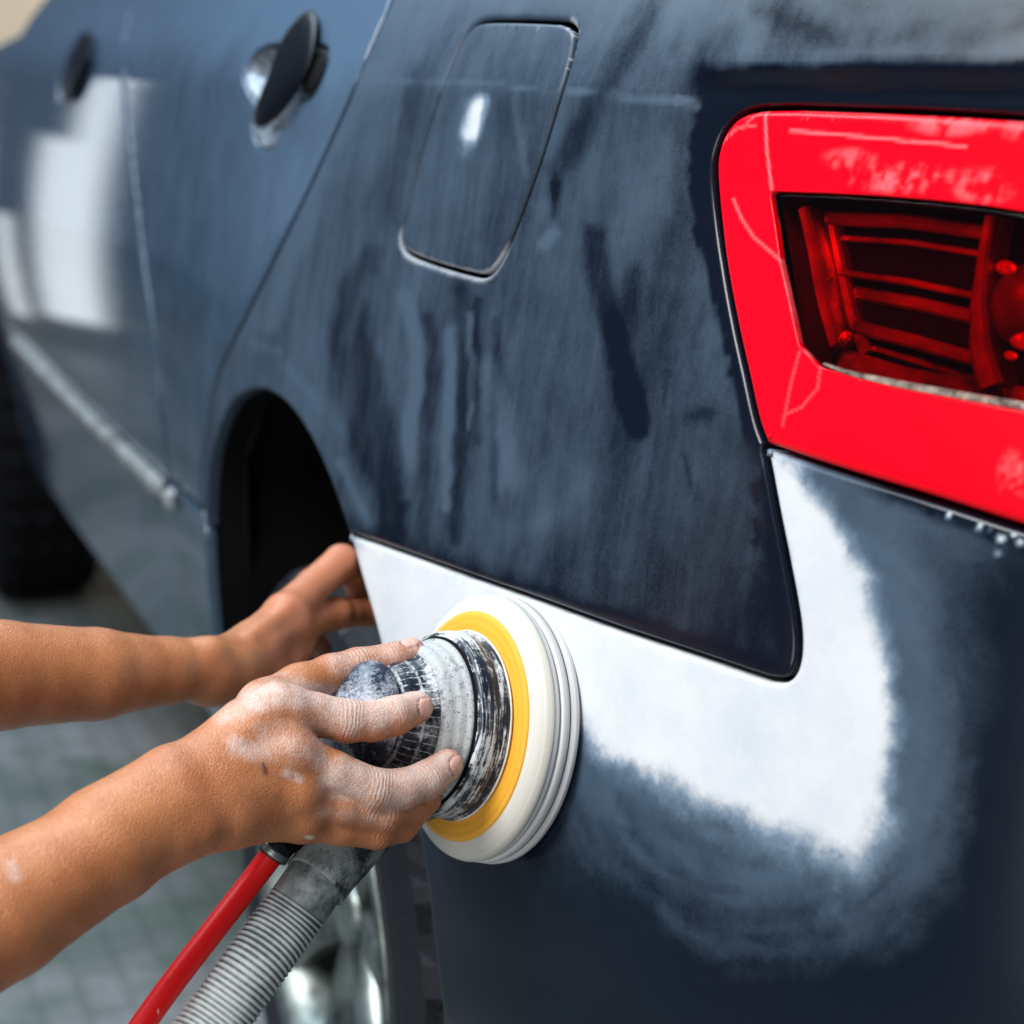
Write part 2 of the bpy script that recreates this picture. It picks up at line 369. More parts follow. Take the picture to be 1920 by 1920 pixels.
LEFT_AND_GLARE = [([(700, 130), (628, 260), (552, 400)], [8, 11, 6], 16, .5), ([(612, 320), (565, 440), (505, 610)], [9, 13, 8], 20, .45), ([(560, 300), (520, 420)], [8, 6], 24, .3), ([(640, 90), (600, 220)], [7, 5], 20, .3), ([(690, 520), (650, 640)], [6, 5], 14, .3), ([(470, 640), (520, 660)], [5, 5], 10, .3), ([(640, 870), (690, 980)], [9, 6], 12, .45), ([(540, 690), (600, 760)], [6, 5], 10, .35),
        ([(880, 590), (884, 700), (880, 800)], [6, 8, 5], 5, .5), ([(845, 620), (842, 760), (835, 950)], [9, 11, 8], 8, .45),
        ([(762, 560), (790, 660), (775, 780), (760, 930)], [10, 16, 12, 10], 10, .45), ([(910, 690), (945, 800), (960, 900)], [14, 24, 18], 20, .3),
        ([(1020, 460), (1035, 440)], [8, 10], 10, .6), ([(905, 190), (880, 250), (878, 275)], [8, 14, 6], 7, .95), ([(890, 215), (884, 240)], [12, 12], 10, 1.2),  # the fuel-door pair paints a lamp glare as pale dust
        ([(690, 60), (672, 95)], [6, 5], 4, .6), ([(668, 70), (650, 110)], [4, 4], 4, .5), ([(552, 468), (545, 480)], [6, 5], 3, 1.0), ([(580, 385), (566, 440)], [3, 3], 3, .6),
        ([(965, 170), (975, 260), (985, 330)], [5, 7, 4], 8, .25), ([(1060, 170), (1200, 185), (1310, 198)], [3, 4, 4], 4, .5), ([(600, 140), (760, 148), (1040, 170)], [2, 2, 3], 4, .4),
        ([(950, 1000), (1060, 960), (1100, 900)], [14, 20, 10], 30, .2)]
def warp(px, amp, sc, s=0):
    return px+amp*np.stack([fbm(px[:, 0]/sc, px[:, 1]/sc, s)-.5, fbm(px[:, 0]/sc, px[:, 1]/sc, s+9)-.5], 1)
LAMPL_PX = np.vstack([LAMP_L[::-1], [[1438, 836]]])
def quarter_dust_light(px, xz):
    P = warp(px, 14, 40)
    d = np.full(len(px), .57)
    d += .30*sst(260, -60, px[:, 1])+.16*sst(1000, 600, px[:, 0])*sst(1000, 500, px[:, 1])-.20*sst(850, 1350, px[:, 0])*sst(350, 900, px[:, 1])  # lit top and left, shaded lower right, painted into the dust amount
    d += .25*(fbm((px[:, 0]+.35*px[:, 1])/70, px[:, 1]/400, 3)-.5)
    d -= .18*sst(850, 1250, px[:, 1])  # shading low on the panel painted as thinner dust
    for line, wd, so, am in WIPED:
        q = seg_dist(P, line, wd)+10*(fbm(px[:, 0]/30, px[:, 1]/90, 33)-.5); d -= am*.52*sst(so*1.9, -so*1.6, q)*(.55+.8*fbm(px[:, 0]/22, px[:, 1]/120, 21))
    for line, wd, so, am in LEFT_AND_GLARE:
        q = seg_dist(P, line, wd); d += am*sst(so, -so, q)
    # clean glossy black round the lamp, where the masking was
    q = seg_dist(warp(px, 30, 45, 4), [(1500, 170), (1400, 185), (1340, 225), (1318, 300), (1330, 420), (1350, 520), (1378, 640), (1400, 740), (1422, 820)], [10, 20, 22, 20, 16, 14, 14, 12, 10])
    d -= 1.5*sst(16, -6, q)
    band = sst(112, 150, px[:, 1]+.045*np.maximum(px[:, 0]-1500, 0)+34*(fbm(px[:, 0]/90, px[:, 1]/50, 2)-.5))*sst(1285, 1360, px[:, 0]+20*(fbm(px[:, 0]/30, px[:, 1]/30, 3)-.5))  # dark band over the lamp: the lip's shade painted in, with clean paint
    d -= 1.1*band*sst(225, 210, px[:, 1])*(.75+.5*fbm(px[:, 0]/40, px[:, 1]/90, 13))
    q = seg_dist(px, [(1265, 188), (1330, 198), (1372, 208)], [4, 5, 2]); d += .9*sst(4, -4, q)
    d -= .62*sst(1300, 1520, px[:, 0])*sst(140, 40, px[:, 1])*(.3+1.1*fbm(px[:, 0]/110+px[:, 1]/60, px[:, 1]/45, 29))
    d += .22*(fbm(px[:, 0]/170, px[:, 1]/150, 83, 3)-.5)
    q = seg_dist(px, np.vstack([SEAM, TONGUE])); d -= .35*sst(50, 5, q)
    fl = .85*sst(22, -16, seg_dist(px, [(903, 190), (884, 250)], [9, 11]))*(.6+.6*fbm(px[:, 0]/9, px[:, 1]/40, 44))+.35*sst(26, -20, seg_dist(px, [(880, 195), (872, 285)], [12, 12]))  # lamp glare on the fuel door painted through the filler mask
    return {'dust': np.clip(d, 0, 1.6), 'filler': np.clip(fl, 0, .8)}  # dust includes painted light and shade; filler is the painted fuel-door glare
quarter = panel('quarter_panel', q_out, M['paint'], car, [fuelL], .0042, gap=.0014, depth=.011, attr_fn=quarter_dust_light, edge_w=.0045, edge_of=fuelL)
panel('fuel_door', fuelL, M['paint'], car, (), .0032, gap=.0014, r=.0025, attr_fn=quarter_dust_light, edge_w=.003, edge_of=fuelL)

# ---- rear bumper: black, dusted, with a feathered patch of white filler
FRONT = spline([(654, 1003), (676, 1082), (702, 1172), (722, 1255), (748, 1380), (770, 1490), (786, 1575), (801, 1680), (815, 1790), (828, 1905), (838, 2010), (850, 2160)], 5)
frontL = hit(FRONT)
b_out = np.vstack([frontL[::-1], seamL[1:], tonL[1:], lampB[1:], [[lampB[-1][0]-.05, lampB[-1][1]-.01], [lampB[-1][0]-.05, frontL[-1][1]]]])
FILLER = np.array([(640, 980), (757, 1030), (1000, 1116), (1300, 1220), (1440, 1270), (1500, 1240), (1490, 1120), (1450, 940), (1438, 860), (1475, 878), (1520, 935), (1570, 1010), (1610, 1100), (1640, 1200), (1662, 1310), (1662, 1400), (1645, 1500), (1632, 1570), (1600, 1610), (1530, 1570), (1440, 1545), (1370, 1515), (1320, 1495), (1250, 1455), (1180, 1425), (1120, 1395), (1080, 1350), (1000, 1330), (880, 1280), (760, 1235), (715, 1225)])
def bumper_attr(px, xz):
    P = warp(warp(px, 40, 90, 6), 30, 30, 8)
    q = seg_dist(P, np.vstack([FILLER, FILLER[:1]])); q = np.where(inside(P, FILLER), -q, q)-14
    soft = 50+64*sst(1480, 1600, px[:, 1])+14*sst(1560, 1480, px[:, 1])*sst(1500, 1350, px[:, 0])
    f = sst(soft, -soft, q)
    th = np.arctan2(px[:, 1]-1380, px[:, 0]-1420); rr = np.hypot(px[:, 0]-1420, px[:, 1]-1380)
    sw = fbm(th*2.2+rr/420, rr/26, 91, 5); d = np.full(len(px), .34)+.26*sst(420, -30, q)*(.45+.8*sst(.2, .9, sw))+.26*sst(760, 60, rr)*sst(.36, .9, sw)+.10*(fbm(px[:, 0]/150, px[:, 1]/120, 52)-.3)
    d += .30*sst(280, 20, q)*(.3+1.1*fbm((px[:, 0]-px[:, 1]*.4)/60, px[:, 1]/160, 12))
    arcs = np.hypot(px[:, 0]-1560, px[:, 1]-1600); a2 = .5+.5*np.sin(arcs/16+5*fbm(px[:, 0]/120, px[:, 1]/120, 31))
    d += .16*sst(280, 40, arcs)*a2*fbm(px[:, 0]/40, px[:, 1]/40, 14)
    d += .22*sst(120, 20, np.abs(px[:, 0]-1690-.12*(px[:, 1]-1300)))*sst(1750, 1450, px[:, 1])
    for line in ([(1250, 1700), (1300, 1760), (1400, 1790), (1470, 1800), (1530, 1760), (1560, 1690)], [(1150, 1540), (1250, 1600), (1350, 1650), (1450, 1650), (1550, 1620)],
                 [(1100, 1400), (1160, 1450), (1240, 1470)], [(1150, 1470), (1230, 1500), (1300, 1530)], [(1700, 1500), (1660, 1600), (1600, 1680)]):
        d += .16*sst(22, 0, seg_dist(warp(px, 70, 90, 40), line))
    d -= .40*sst(1380, 2000, px[:, 1]+.22*(px[:, 0]-1300)+160*(fbm(px[:, 0]/130, px[:, 1]/130, 50)-.5))  # dust thins downwards, with the shade of the tuck painted in
    d -= .5*sst(1640, 1960, px[:, 0]+60*(fbm(px[:, 0]/70, px[:, 1]/140, 71)-.5))*sst(950, 1150, px[:, 1])  # right end: shade of the turning corner painted as less dust
    d -= .22*sst(1400, 900, px[:, 0])*sst(1250, 1600, px[:, 1])
    q2 = seg_dist(warp(px, 16, 40, 60), LAMP_B); d -= .9*sst(46, 10, q2)*sst(1560, 1700, px[:, 0])
    for cx, cy, rr_ in ((1868, 1034, 5), (1872, 1022, 5), (1880, 1012, 5), (1891, 1006, 5), (1902, 1004, 4), (1778, 962, 4), (1838, 984, 4), (1912, 1012, 5), (1884, 1055, 4), (1916, 1040, 5), (1855, 990, 3)):
        f = np.maximum(f, .9*sst(rr_+3, rr_-2, np.hypot(px[:, 0]-cx, px[:, 1]-cy)))
    return {'dust': np.clip(d, .03, 1.6), 'filler': np.clip(f, 0, 1)}
M['bumper_paint'] = paint('bumper_paint', clean=(.0025, .006, .014), dusty=(.044, .074, .113), fine=.38)
panel('rear_bumper', b_out, M['bumper_paint'], car, (), .0042, gap=.0014, r=.003, attr_fn=bumper_attr)

# ---- doors, sill, front wing
MOLD = spline([(30, 621), (90, 682), (170, 762), (260, 845), (350, 931)], 5); moldL = hit(MOLD); moldL = np.vstack([[[3.0, moldL[0][1]]], moldL]); print('mold', moldL[::6])
SILL = spline([(90, 919), (150, 1000), (220, 1096), (290, 1192), (360, 1290), (432, 1392)], 5); sillL = hit(SILL); sillL = np.vstack([[[3.0, sillL[0][1]]], sillL]); print('sill', sillL[::6])
BGAP = spline([(290, -120), (264, -40), (248, 10), (236, 55), (231, 105), (237, 200), (250, 330), (267, 480), (292, 660), (318, 900)], 6); bgapL = hit(BGAP)
mold_z = lambda x: np.interp(x, moldL[::-1][:, 0], moldL[::-1][:, 1])
xa = bgapL[0][0]; mm = [p for p in moldL[::-1]]
def door_dust_light(px, xz):
    d = .45+.35*(fbm(px[:, 0]/22+px[:, 1]/120, px[:, 1]/150, 7)-.5)+.3*sst(330, 560, px[:, 0])*sst(900, 300, px[:, 1])
    d += .35*sst(160, 40, px[:, 1])  # brighter zone above the crease: overhead light painted in as dust
    for line, wd, so, am in LEFT_AND_GLARE: d += am*sst(so, -so, seg_dist(px, line, wd))
    return {'dust': np.clip(d, 0, 1.5)}
bx, bz = bgapL[-1]
bzm = mold_z(np.interp(.6, bgapL[::-1][:, 1], bgapL[::-1][:, 0]))
bg_cut = np.array([p for p in bgapL if p[1] > mold_z(p[0])+.004]); bfoot = [bg_cut[-1][0], mold_z(bg_cut[-1][0])]
gap_cut = np.array([p for p in gapL if p[1] > moldL[-1][1]+.004]); gfoot = [gap_cut[-1][0]+.002, moldL[-1][1]]
between = np.array([p for p in moldL[::-1] if gfoot[0]+.01 < p[0] < bfoot[0]-.01])
bgr = bg_cut+np.array([.0046, 0]); rd_out = np.vstack([[[bgr[0][0], zt]], bgr, [[bfoot[0]+.0046, bfoot[1]]], between[::-1], [gfoot], gap_cut[::-1], [[gap_cut[0][0], zt]]])
HREC = np.array([(460, 135), (474, 106), (502, 92), (540, 90), (585, 90), (606, 96), (610, 118), (600, 150), (585, 172), (560, 188), (535, 225), (520, 258), (500, 270), (482, 262), (474, 235), (480, 190), (466, 165)])
recL = hit(spline(HREC, 4, True))
rear_door = panel('rear_door', rd_out, M['door_paint'], car, [recL], .009, gap=.0042, r=.002, attr_fn=door_dust_light)
fd_front = 2.42
after = np.array([p for p in moldL[::-1] if bfoot[0]+.01 < p[0] < fd_front-.01])
zf = float(mold_z(fd_front))
bgf = bg_cut-np.array([.004, 0]); fd_out = np.vstack([[[fd_front, zt]], [[fd_front, zf]], after[::-1], [[bfoot[0]-.004, bfoot[1]]], bgf[::-1], [[bgf[0][0], zt]]])
HREC2 = np.array([(118, 130), (132, 95), (152, 66), (168, 64), (168, 100), (150, 145), (135, 180), (118, 182), (112, 160)])
rec2L = hit(spline(HREC2, 4, True))
front_door = panel('front_door', fd_out, M['door_paint'], car, [rec2L], .014, gap=.0006, r=.0003, off=.0014, attr_fn=door_dust_light)
aft2 = np.array([p for p in sillL[::-1] if archL[0][0] < p[0] < 2.38])
arch_low = hit(ARCH[[i for i in range(len(ARCH)) if ARCH[i][1] > 995 and i < 40]])
r_top = np.array([p for p in moldL[::-1] if p[0] < 2.38])
fa = [(2.40, r_top[-1][1]), (2.385, .5), (2.38, .44), (2.39, np.interp(2.38, sillL[::-1][:, 0], sillL[::-1][:, 1]))]
ro = np.vstack([[[gapL[-1][0]-.012, gapL[-1][1]-.013]], [gfoot], r_top[1:], fa, [p for p in sillL if arch_low[0][0]+.02 < p[0] < 2.36], arch_low])
rocker = panel('rocker_panel', ro, M['door_paint'], car, (), .009, gap=.0007, r=.003, off=.001, depth=.010, attr_fn=door_dust_light)
# front wing with the wheel opening
fw_x = 3.5; fc = (2.83, .31)
arc = [(fc[0]+.40*math.cos(a), fc[1]+.36*math.sin(a)) for a in np.linspace(math.radians(176), math.radians(4), 30)]
wing = np.vstack([[[fd_front, .98+.06], [fd_front, zf], [2.41, zf-.01]], arc, [[fw_x, .33], [fw_x, .93], [3.2, .985], [2.8, 1.02]]])
panel('front_wing', wing, M['door_paint'], car, (), .02, gap=.003, r=.008, attr_fn=door_dust_light)

# ---- bonnet, roof side and the dark shell behind the gaps
def loft(name, rows, mat, parent, close=False):
    n = len(rows[0]); V = [p for r_ in rows for p in r_]; Fc = []
    for i in range(len(rows)-1):
        for j in range(n-1): Fc.append((i*n+j, i*n+j+1, (i+1)*n+j+1, (i+1)*n+j))
    return mesh(name, V, Fc, mat, parent)
rows = []
for x in np.linspace(2.43, 3.5, 10):
    z0 = np.interp(x, [2.42, 2.8, 3.2, 3.5], [1.035, 1.015, .98, .925]); y0 = SY(x, z0)
    rows.append([(x, y0-.004, z0), (x, y0-.05, z0+.022), (x, y0-.25, z0+.035), (x, -.75, z0+.05), (x, -1.25, z0+.035), (x, -1.45, z0)])
loft('bonnet', rows, M['door_paint'], car)
sh_rows = []
sh_x = np.concatenate([np.linspace(-.44, .02, 12), np.linspace(.1, 3.4, 40)])
def shell_part(name, zfun0, zfun1, xs, back=.03):
    rows = []
    for x in xs:
        zz = np.linspace(zfun0(x), zfun1(x), 8)
        rows.append([tuple(p) for p in on(np.full(8, x), zz, -np.full(8, back))])
    return loft(name, rows, M['black'], car)
arch_x = archL[:, 0]; arch_top = lambda x: np.interp(x, [.1, .14, .25, .35, .45, .55, .63, .70, .74], [.44, .5, .665, .715, .745, .745, .71, .62, .36])
shell_part('inner_structure', lambda x: .36 if (x < .12 or x > .74) else float(arch_top(x))+.012, lambda x: zt-.02 if x < 2.42 else .9, sh_x)
# wheel housing: the dark tunnel behind the arch lip
AR = np.vstack([frontL[:45][::-1], hit(ARCH)[::-1]])
lip = [(float(p[0]), float(p[1])) for p in AR]
def housing(name, ring, depth, parent):
    rows = []
    c = np.mean(ring, 0)
    for k, dy in enumerate((.012, .05, .15, depth)):
        s_ = 1.0 if k < 2 else 1.12
        rows.append([(c[0]+(x-c[0])*s_, SY(x, z)-dy if k < 2 else -.05-dy, c[1]+(z-c[1])*s_) for x, z in ring])
    o = loft(name, rows, M['black'], parent)
    return o
housing('wheel_housing', lip, .5, car)
bm = bmesh.new()
for sx, sy, sz, tx, ty, tz in ((1.1, .04, .75, 2.95, -.3, .55), (4.0, .04, 1.0, 1.5, -.62, .72), (4.0, 1.2, .04, 1.5, -.75, 1.16), (3.9, 1.1, .03, 1.5, -.75, .34)):
    r_ = bmesh.ops.create_cube(bm, size=1); bmesh.ops.scale(bm, vec=(sx, sy, sz), verts=r_['verts']); bmesh.ops.translate(bm, vec=(tx, ty, tz), verts=r_['verts'])
bm_obj('cabin_floor_pan', bm, M['black'], car, False)
# molding strip along the sill
def sweep_on_side(name, line, halfw, thick, mat, parent):
    V, Fc = [], []; L = resample(line, .03, False); t = np.gradient(L, axis=0); t /= np.linalg.norm(t, axis=1, keepdims=True); nn = np.stack([-t[:, 1], t[:, 0]], 1)
    prof = [(-1, 0), (-.92, .6), (-.6, 1), (.6, 1), (.92, .6), (1, 0)]
    e_ = np.arange(len(L)); e_ = np.minimum(e_, len(L)-1-e_); e_ = np.sqrt(np.clip((e_+.15)/1.0, 0, 1))
    for (u, h) in prof:
        q = L+nn*(u*halfw*(.6+.4*e_))[:, None]; V.append(on(q[:, 0], q[:, 1], h*thick*e_+.0025))
    n = len(L); A = np.concatenate(V)
    for i in range(len(prof)-1):
        for j in range(n-1): Fc.append((i*n+j, (i+1)*n+j, (i+1)*n+j+1, i*n+j+1))
    return mesh(name, A, Fc, mat, parent)
mtop = resample(r_top, .01, False)
for a_, b_ in ((.872, bfoot[0]-.012), (bfoot[0]+.012, 2.37)):
    sweep_on_side('side_molding', mtop[(mtop[:, 0] > a_) & (mtop[:, 0] < b_)]-np.array([0, .014]), .011, .010, M['molding'], rocker)

# ---- door handles
def blade(name, poly, thick, mat, parent, base=.0, n=6):
    """a rounded solid standing off the side, from its outline"""
    L = resample(hit(spline(poly, 4, True), base+thick*.75), .006); c = L.mean(0); V, Fc = [], []; m = len(L); rings = []
    prof = [(.55, 0), (.72, .25), (.93, .42), (1.0, .55), (.98, .68), (.9, .84), (.75, .98), (.55, 1.08), (.3, 1.13), (.12, 1.15)]
    for s_, h in prof: q = c+(L-c)*s_; V.append(on(q[:, 0], q[:, 1], np.full(m, base+h*thick)))
    A = np.concatenate(V+[on(*c, [base+thick*1.15])])
    for i in range(len(prof)-1):
        for j in range(m): Fc.append((i*m+j, i*m+(j+1) % m, (i+1)*m+(j+1) % m, (i+1)*m+j))
    for j in range(m): Fc.append(((len(prof)-1)*m+j, (len(prof)-1)*m+(j+1) % m, len(prof)*m))
    return mesh(name, A, Fc, mat, parent)
def cup(name, L, depth, mat, parent):
    L = resample(L, .005); c = L.mean(0); m = len(L); V = []; Fc = []
    prof = [(1.05, -.002), (.98, -.004), (.9, -depth*.6), (.7, -depth*.9), (.35, -depth), (.05, -depth)]
    for s_, h in prof: q = c+(L-c)*s_; V.append(on(q[:, 0], q[:, 1], np.full(m, h)))
    A = np.concatenate(V)
    for i in range(len(prof)-1):
        for j in range(m): Fc.append((i*m+j, i*m+(j+1) % m, (i+1)*m+(j+1) % m, (i+1)*m+j))
    return mesh(name, A, Fc, mat, parent)
cup('handle_recess', recL, .02, M['cup'], rear_door)
blade('door_handle', [(574, 26), (587, 42), (586, 85), (574, 130), (554, 172), (531, 206), (506, 231), (480, 242), (472, 224), (486, 186), (503, 146), (516, 106), (533, 70), (554, 42)], .011, M['handle'], rear_door)
blade('lock_cover', [(578, 104), (602, 100), (606, 128), (592, 166), (566, 174)], .006, M['black'], rear_door, -.004)
cup('handle_recess', rec2L, .02, M['black'], front_door)
blade('door_handle', [(163, 62), (168, 80), (166, 115), (150, 150), (134, 186), (120, 190), (116, 172), (128, 135), (142, 100), (152, 72)], .012, M['handle'], front_door)

# ------------------------------------------------------------------ tail lamp
WIN = np.array([(1456, 366), (1462, 400), (1475, 490), (1492, 565), (1510, 645), (1545, 683)], float)
WIN_OUT = np.vstack([WIN, [(1620, 705), (1700, 724), (1800, 742), (1920, 764), (2060, 790), (2060, 440), (1920, 404), (1850, 393), (1750, 382), (1650, 374), (1550, 369)]])
LAMP_OUT = np.vstack([LAMP_L[::-1][:-1], LAMP_T[:0:1] if False else LAMP_L[-1:], LAMP_T[1:]])
lampO = np.vstack([lampL, lampT[1:], lampB[::-1][:-1]])
winL = hit(WIN_OUT)
def lens_attr(px, xz):
    P = warp(px, 5, 20, 3); s = np.zeros(len(px))
    for line, wd, am in [([(1441, 200), (1445, 280), (1452, 340), (1457, 372)], 1.8, .8), ([(1382, 374), (1398, 412), (1420, 446), (1445, 468), (1470, 490)], 1.9, .6), ([(1471, 490), (1488, 560), (1507, 640), (1520, 662), (1548, 684)], 2.2, .75),
                         ([(1352, 275), (1370, 258), (1390, 242), (1425, 236)], 1.6, .55), ([(1400, 240), (1420, 220), (1440, 205)], 1.4, .45), ([(1506, 660), (1490, 720), (1474, 800)], 1.4, .35), ([(1545, 684), (1540, 730), (1510, 765), (1475, 780)], 1.5, .35),
                         ([(1490, 246), (1560, 252), (1640, 260), (1740, 268), (1815, 276)], 2.4, .7), ([(1600, 700), (1620, 712)], 2, .3), ([(1500, 205), (1600, 212), (1750, 225)], 3, .25)]:
        s = np.maximum(s, am*.85*sst(wd+2.2, wd-1.6, seg_dist(P if wd > 2 else px, line)))
    n = fbm(px[:, 0]/14+px[:, 1]/40, px[:, 1]/22, 77, 5); n2 = fbm(px[:, 0]/50, px[:, 1]/30, 78)
    for cx, cy, rx, ry, am in [(1700, 335, 120, 34, .8), (1850, 350, 70, 40, .7), (1600, 300, 60, 26, .5), (1790, 235, 90, 26, .6), (1905, 240, 30, 30, .5), (1905, 890, 34, 60, .6)]:
        e = ((px[:, 0]-cx)/rx)**2+((px[:, 1]-cy)/ry)**2; s = np.maximum(s, am*.75*sst(1.1, .1, e)*sst(.42, .74, n*.65+n2*.4))
    return {'scuff': s}
t = NT('red_lamp_lens'); t.set('Base Color', t.mix(t.attr('scuff'), (.80, .0008, .012), (.85, .22, .25))); t.set('Roughness', t.math('MULTIPLY_ADD', t.attr('scuff'), .4, .24)); t.set('Specular IOR Level', .22)
M['lens'] = t.m
t = NT('dark_red_window'); nt = t.t
tr = t.n('ShaderNodeBsdfTransparent', Color=(.95, .022, .022, 1)); gl = t.n('ShaderNodeBsdfGlossy', Color=(1, 1, 1, 1), Roughness=.08); fr = t.n('ShaderNodeFresnel', IOR=1.3); mx = t.n('ShaderNodeMixShader')
t.l(fr.outputs[0], mx.inputs[0]); t.l(tr.outputs[0], mx.inputs[1]); t.l(gl.outputs[0], mx.inputs[2]); t.l(mx.outputs[0], nt.nodes['Material Output'].inputs[0]); M['window'] = t.m
M['reflector'] = plain('lamp_reflector', (.42, .33, .33), .25, .7, noise=.9, nscale=26)
M['lamp_dark'] = plain('lamp_housing', (.07, .05, .055), .4, noise=.8, nscale=30)
M['bulb'] = plain('orange_reflex', (.9, .5, .3), .15, .6)
M['cream'] = plain('lamp_trim', (.52, .42, .34), .25, .7, noise=.9, nscale=150)
lamp = panel('tail_light', lampO, M['lens'], car, [winL], .0015, gap=.0016, r=.005, r_hole=.0008, off=.003, depth=.03, attr_fn=lens_attr)
panel('lamp_window', winL, M['window'], lamp, (), .01, gap=.0, r=.0006, off=.0022, depth=.001)
def bar(pts, hw, front, back, n=None):
    """a bar following traced points, hw half width in metres across, between two depths behind the side"""
    L = resample(hit(pts), .006, False); t_ = np.gradient(L, axis=0); t_ /= np.linalg.norm(t_, axis=1, keepdims=True); nn = np.stack([-t_[:, 1], t_[:, 0]], 1)
    hw = np.interp(np.linspace(0, 1, len(L)), np.linspace(0, 1, len(np.atleast_1d(hw))), np.atleast_1d(hw)); V = []
    for u, o in ((-1, back), (-1, front-.002), (-.6, front), (.6, front), (1, front-.002), (1, back)):
        q = L+nn*(u*hw)[:, None]; V.append(on(q[:, 0], q[:, 1], np.full(len(L), o)))
    m = len(L); A = np.concatenate(V); Fc = [(i*m+j, i*m+j+1, (i+1)*m+j+1, (i+1)*m+j) for i in range(5) for j in range(m-1)]
    Fc += [tuple(i*m for i in range(6)), tuple(i*m+m-1 for i in range(5, -1, -1))]
    return A, Fc
def bars(name, specs, mat, parent):
    V, Fc, b = [], [], 0
    for s_ in specs:
        A, f = bar(*s_); V.append(A); Fc += [tuple(i+b for i in q) for q in f]; b += len(A)
    return mesh(name, np.concatenate(V), Fc, mat, parent, False)
bk = resample(hit([(1440, 350), (1500, 700), (2070, 810), (2070, 410)]), .01); c0 = bk.mean(0); m_ = len(bk)
V = [on(bk[:, 0], bk[:, 1], np.full(m_, o)) for o in (-.008, -.055)]+[on(*c0, [-.055])]
mesh('lamp_housing', np.concatenate(V), [(j, (j+1) % m_, m_+(j+1) % m_, m_+j) for j in range(m_)]+[(m_+j, m_+(j+1) % m_, 2*m_) for j in range(m_)], M['lamp_dark'], lamp, False)
ribs = []
for k in range(8):
    f_ = k/7; ribs.append(([(1500+f_*62, 396+f_*235), (1650+f_*20, 408+f_*262-6), (1812, 424+f_*285)], .0034-.0017*(k % 2), -.02-.006*(k % 3), -.054))
bars('reflector_ribs', ribs, M['reflector'], lamp)
bars('side_reflector', [([(1478, 385), (1500, 470), (1518, 560), (1540, 640)], [.003, .004, .003], -.01, -.05), ([(1502, 392), (1522, 480), (1545, 570), (1572, 650)], [.0022, .003, .004], -.022, -.05), ([(1550, 600), (1580, 640), (1600, 655)], .004, -.03, -.05)], M['reflector'], lamp)
bars('divider', [([(1838, 400), (1825, 470), (1815, 560), (1818, 640), (1840, 720)], [.0025, .003, .0045, .006], -.008, -.054)], M['reflector'], lamp)
bars('lower_reflector', [([(1530, 662), (1650, 700), (1800, 725), (1960, 755)], .006, -.02, -.05)], M['reflector'], lamp)
bars('trim_strip', [([(1552, 684), (1600, 702), (1700, 724), (1800, 742), (1930, 764)], [.0008, .0020, .0022, .0020], .0040, .0)], M['cream'], lamp)
def blob(name, px, py, off, r, mat, parent, sc=(1, 1, 1)):
    bm = bmesh.new(); bmesh.ops.create_uvsphere(bm, u_segments=20, v_segments=12, radius=r); bmesh.ops.scale(bm, vec=sc, verts=bm.verts)
    q = hit([(px, py)])[0]; bmesh.ops.translate(bm, vec=on(*q, [off])[0], verts=bm.verts); return bm_obj(name, bm, mat, parent)
blob('bulb', 1895, 560, -.028, .022, M['lamp_dark'], lamp)
for px, py, r in ((1862, 495, .005), (1895, 632, .006), (1872, 660, .003)): blob('reflex_bead', px, py, -.014, r, M['bulb'], lamp, (1.7, .5, .75))
blob('reflex_bead', 1556, 622, -.014, .003, M['bulb'], lamp)

# ------------------------------------------------------------------ wheels
def frame(axis):
    n = Vector(axis).normalized(); u = n.orthogonal().normalized() if abs(n.z) > .9 else Vector((0, 0, 1)).cross(n).normalized(); v = n.cross(u); return n, u, v
def lathe(name, org, axis, prof, mat, parent, seg=96, fn=None, caps=(False, False), smooth=True):
    n, u, v = frame(axis); o = Vector(org); V, Fc = [], []
    for i, (t_, r_) in enumerate(prof):
        for j in range(seg):
            a = 2*math.pi*j/seg; rr = r_ if fn is None else fn(i, j, r_, a); V.append(o+n*t_+(u*math.cos(a)+v*math.sin(a))*rr)
    for i in range(len(prof)-1):
        for j in range(seg): Fc.append((i*seg+j, i*seg+(j+1) % seg, (i+1)*seg+(j+1) % seg, (i+1)*seg+j))
    if caps[0]: Fc.append(tuple(range(seg-1, -1, -1)))
    if caps[1]: Fc.append(tuple((len(prof)-1)*seg+j for j in range(seg)))
    return mesh(name, V, Fc, mat, parent, smooth)
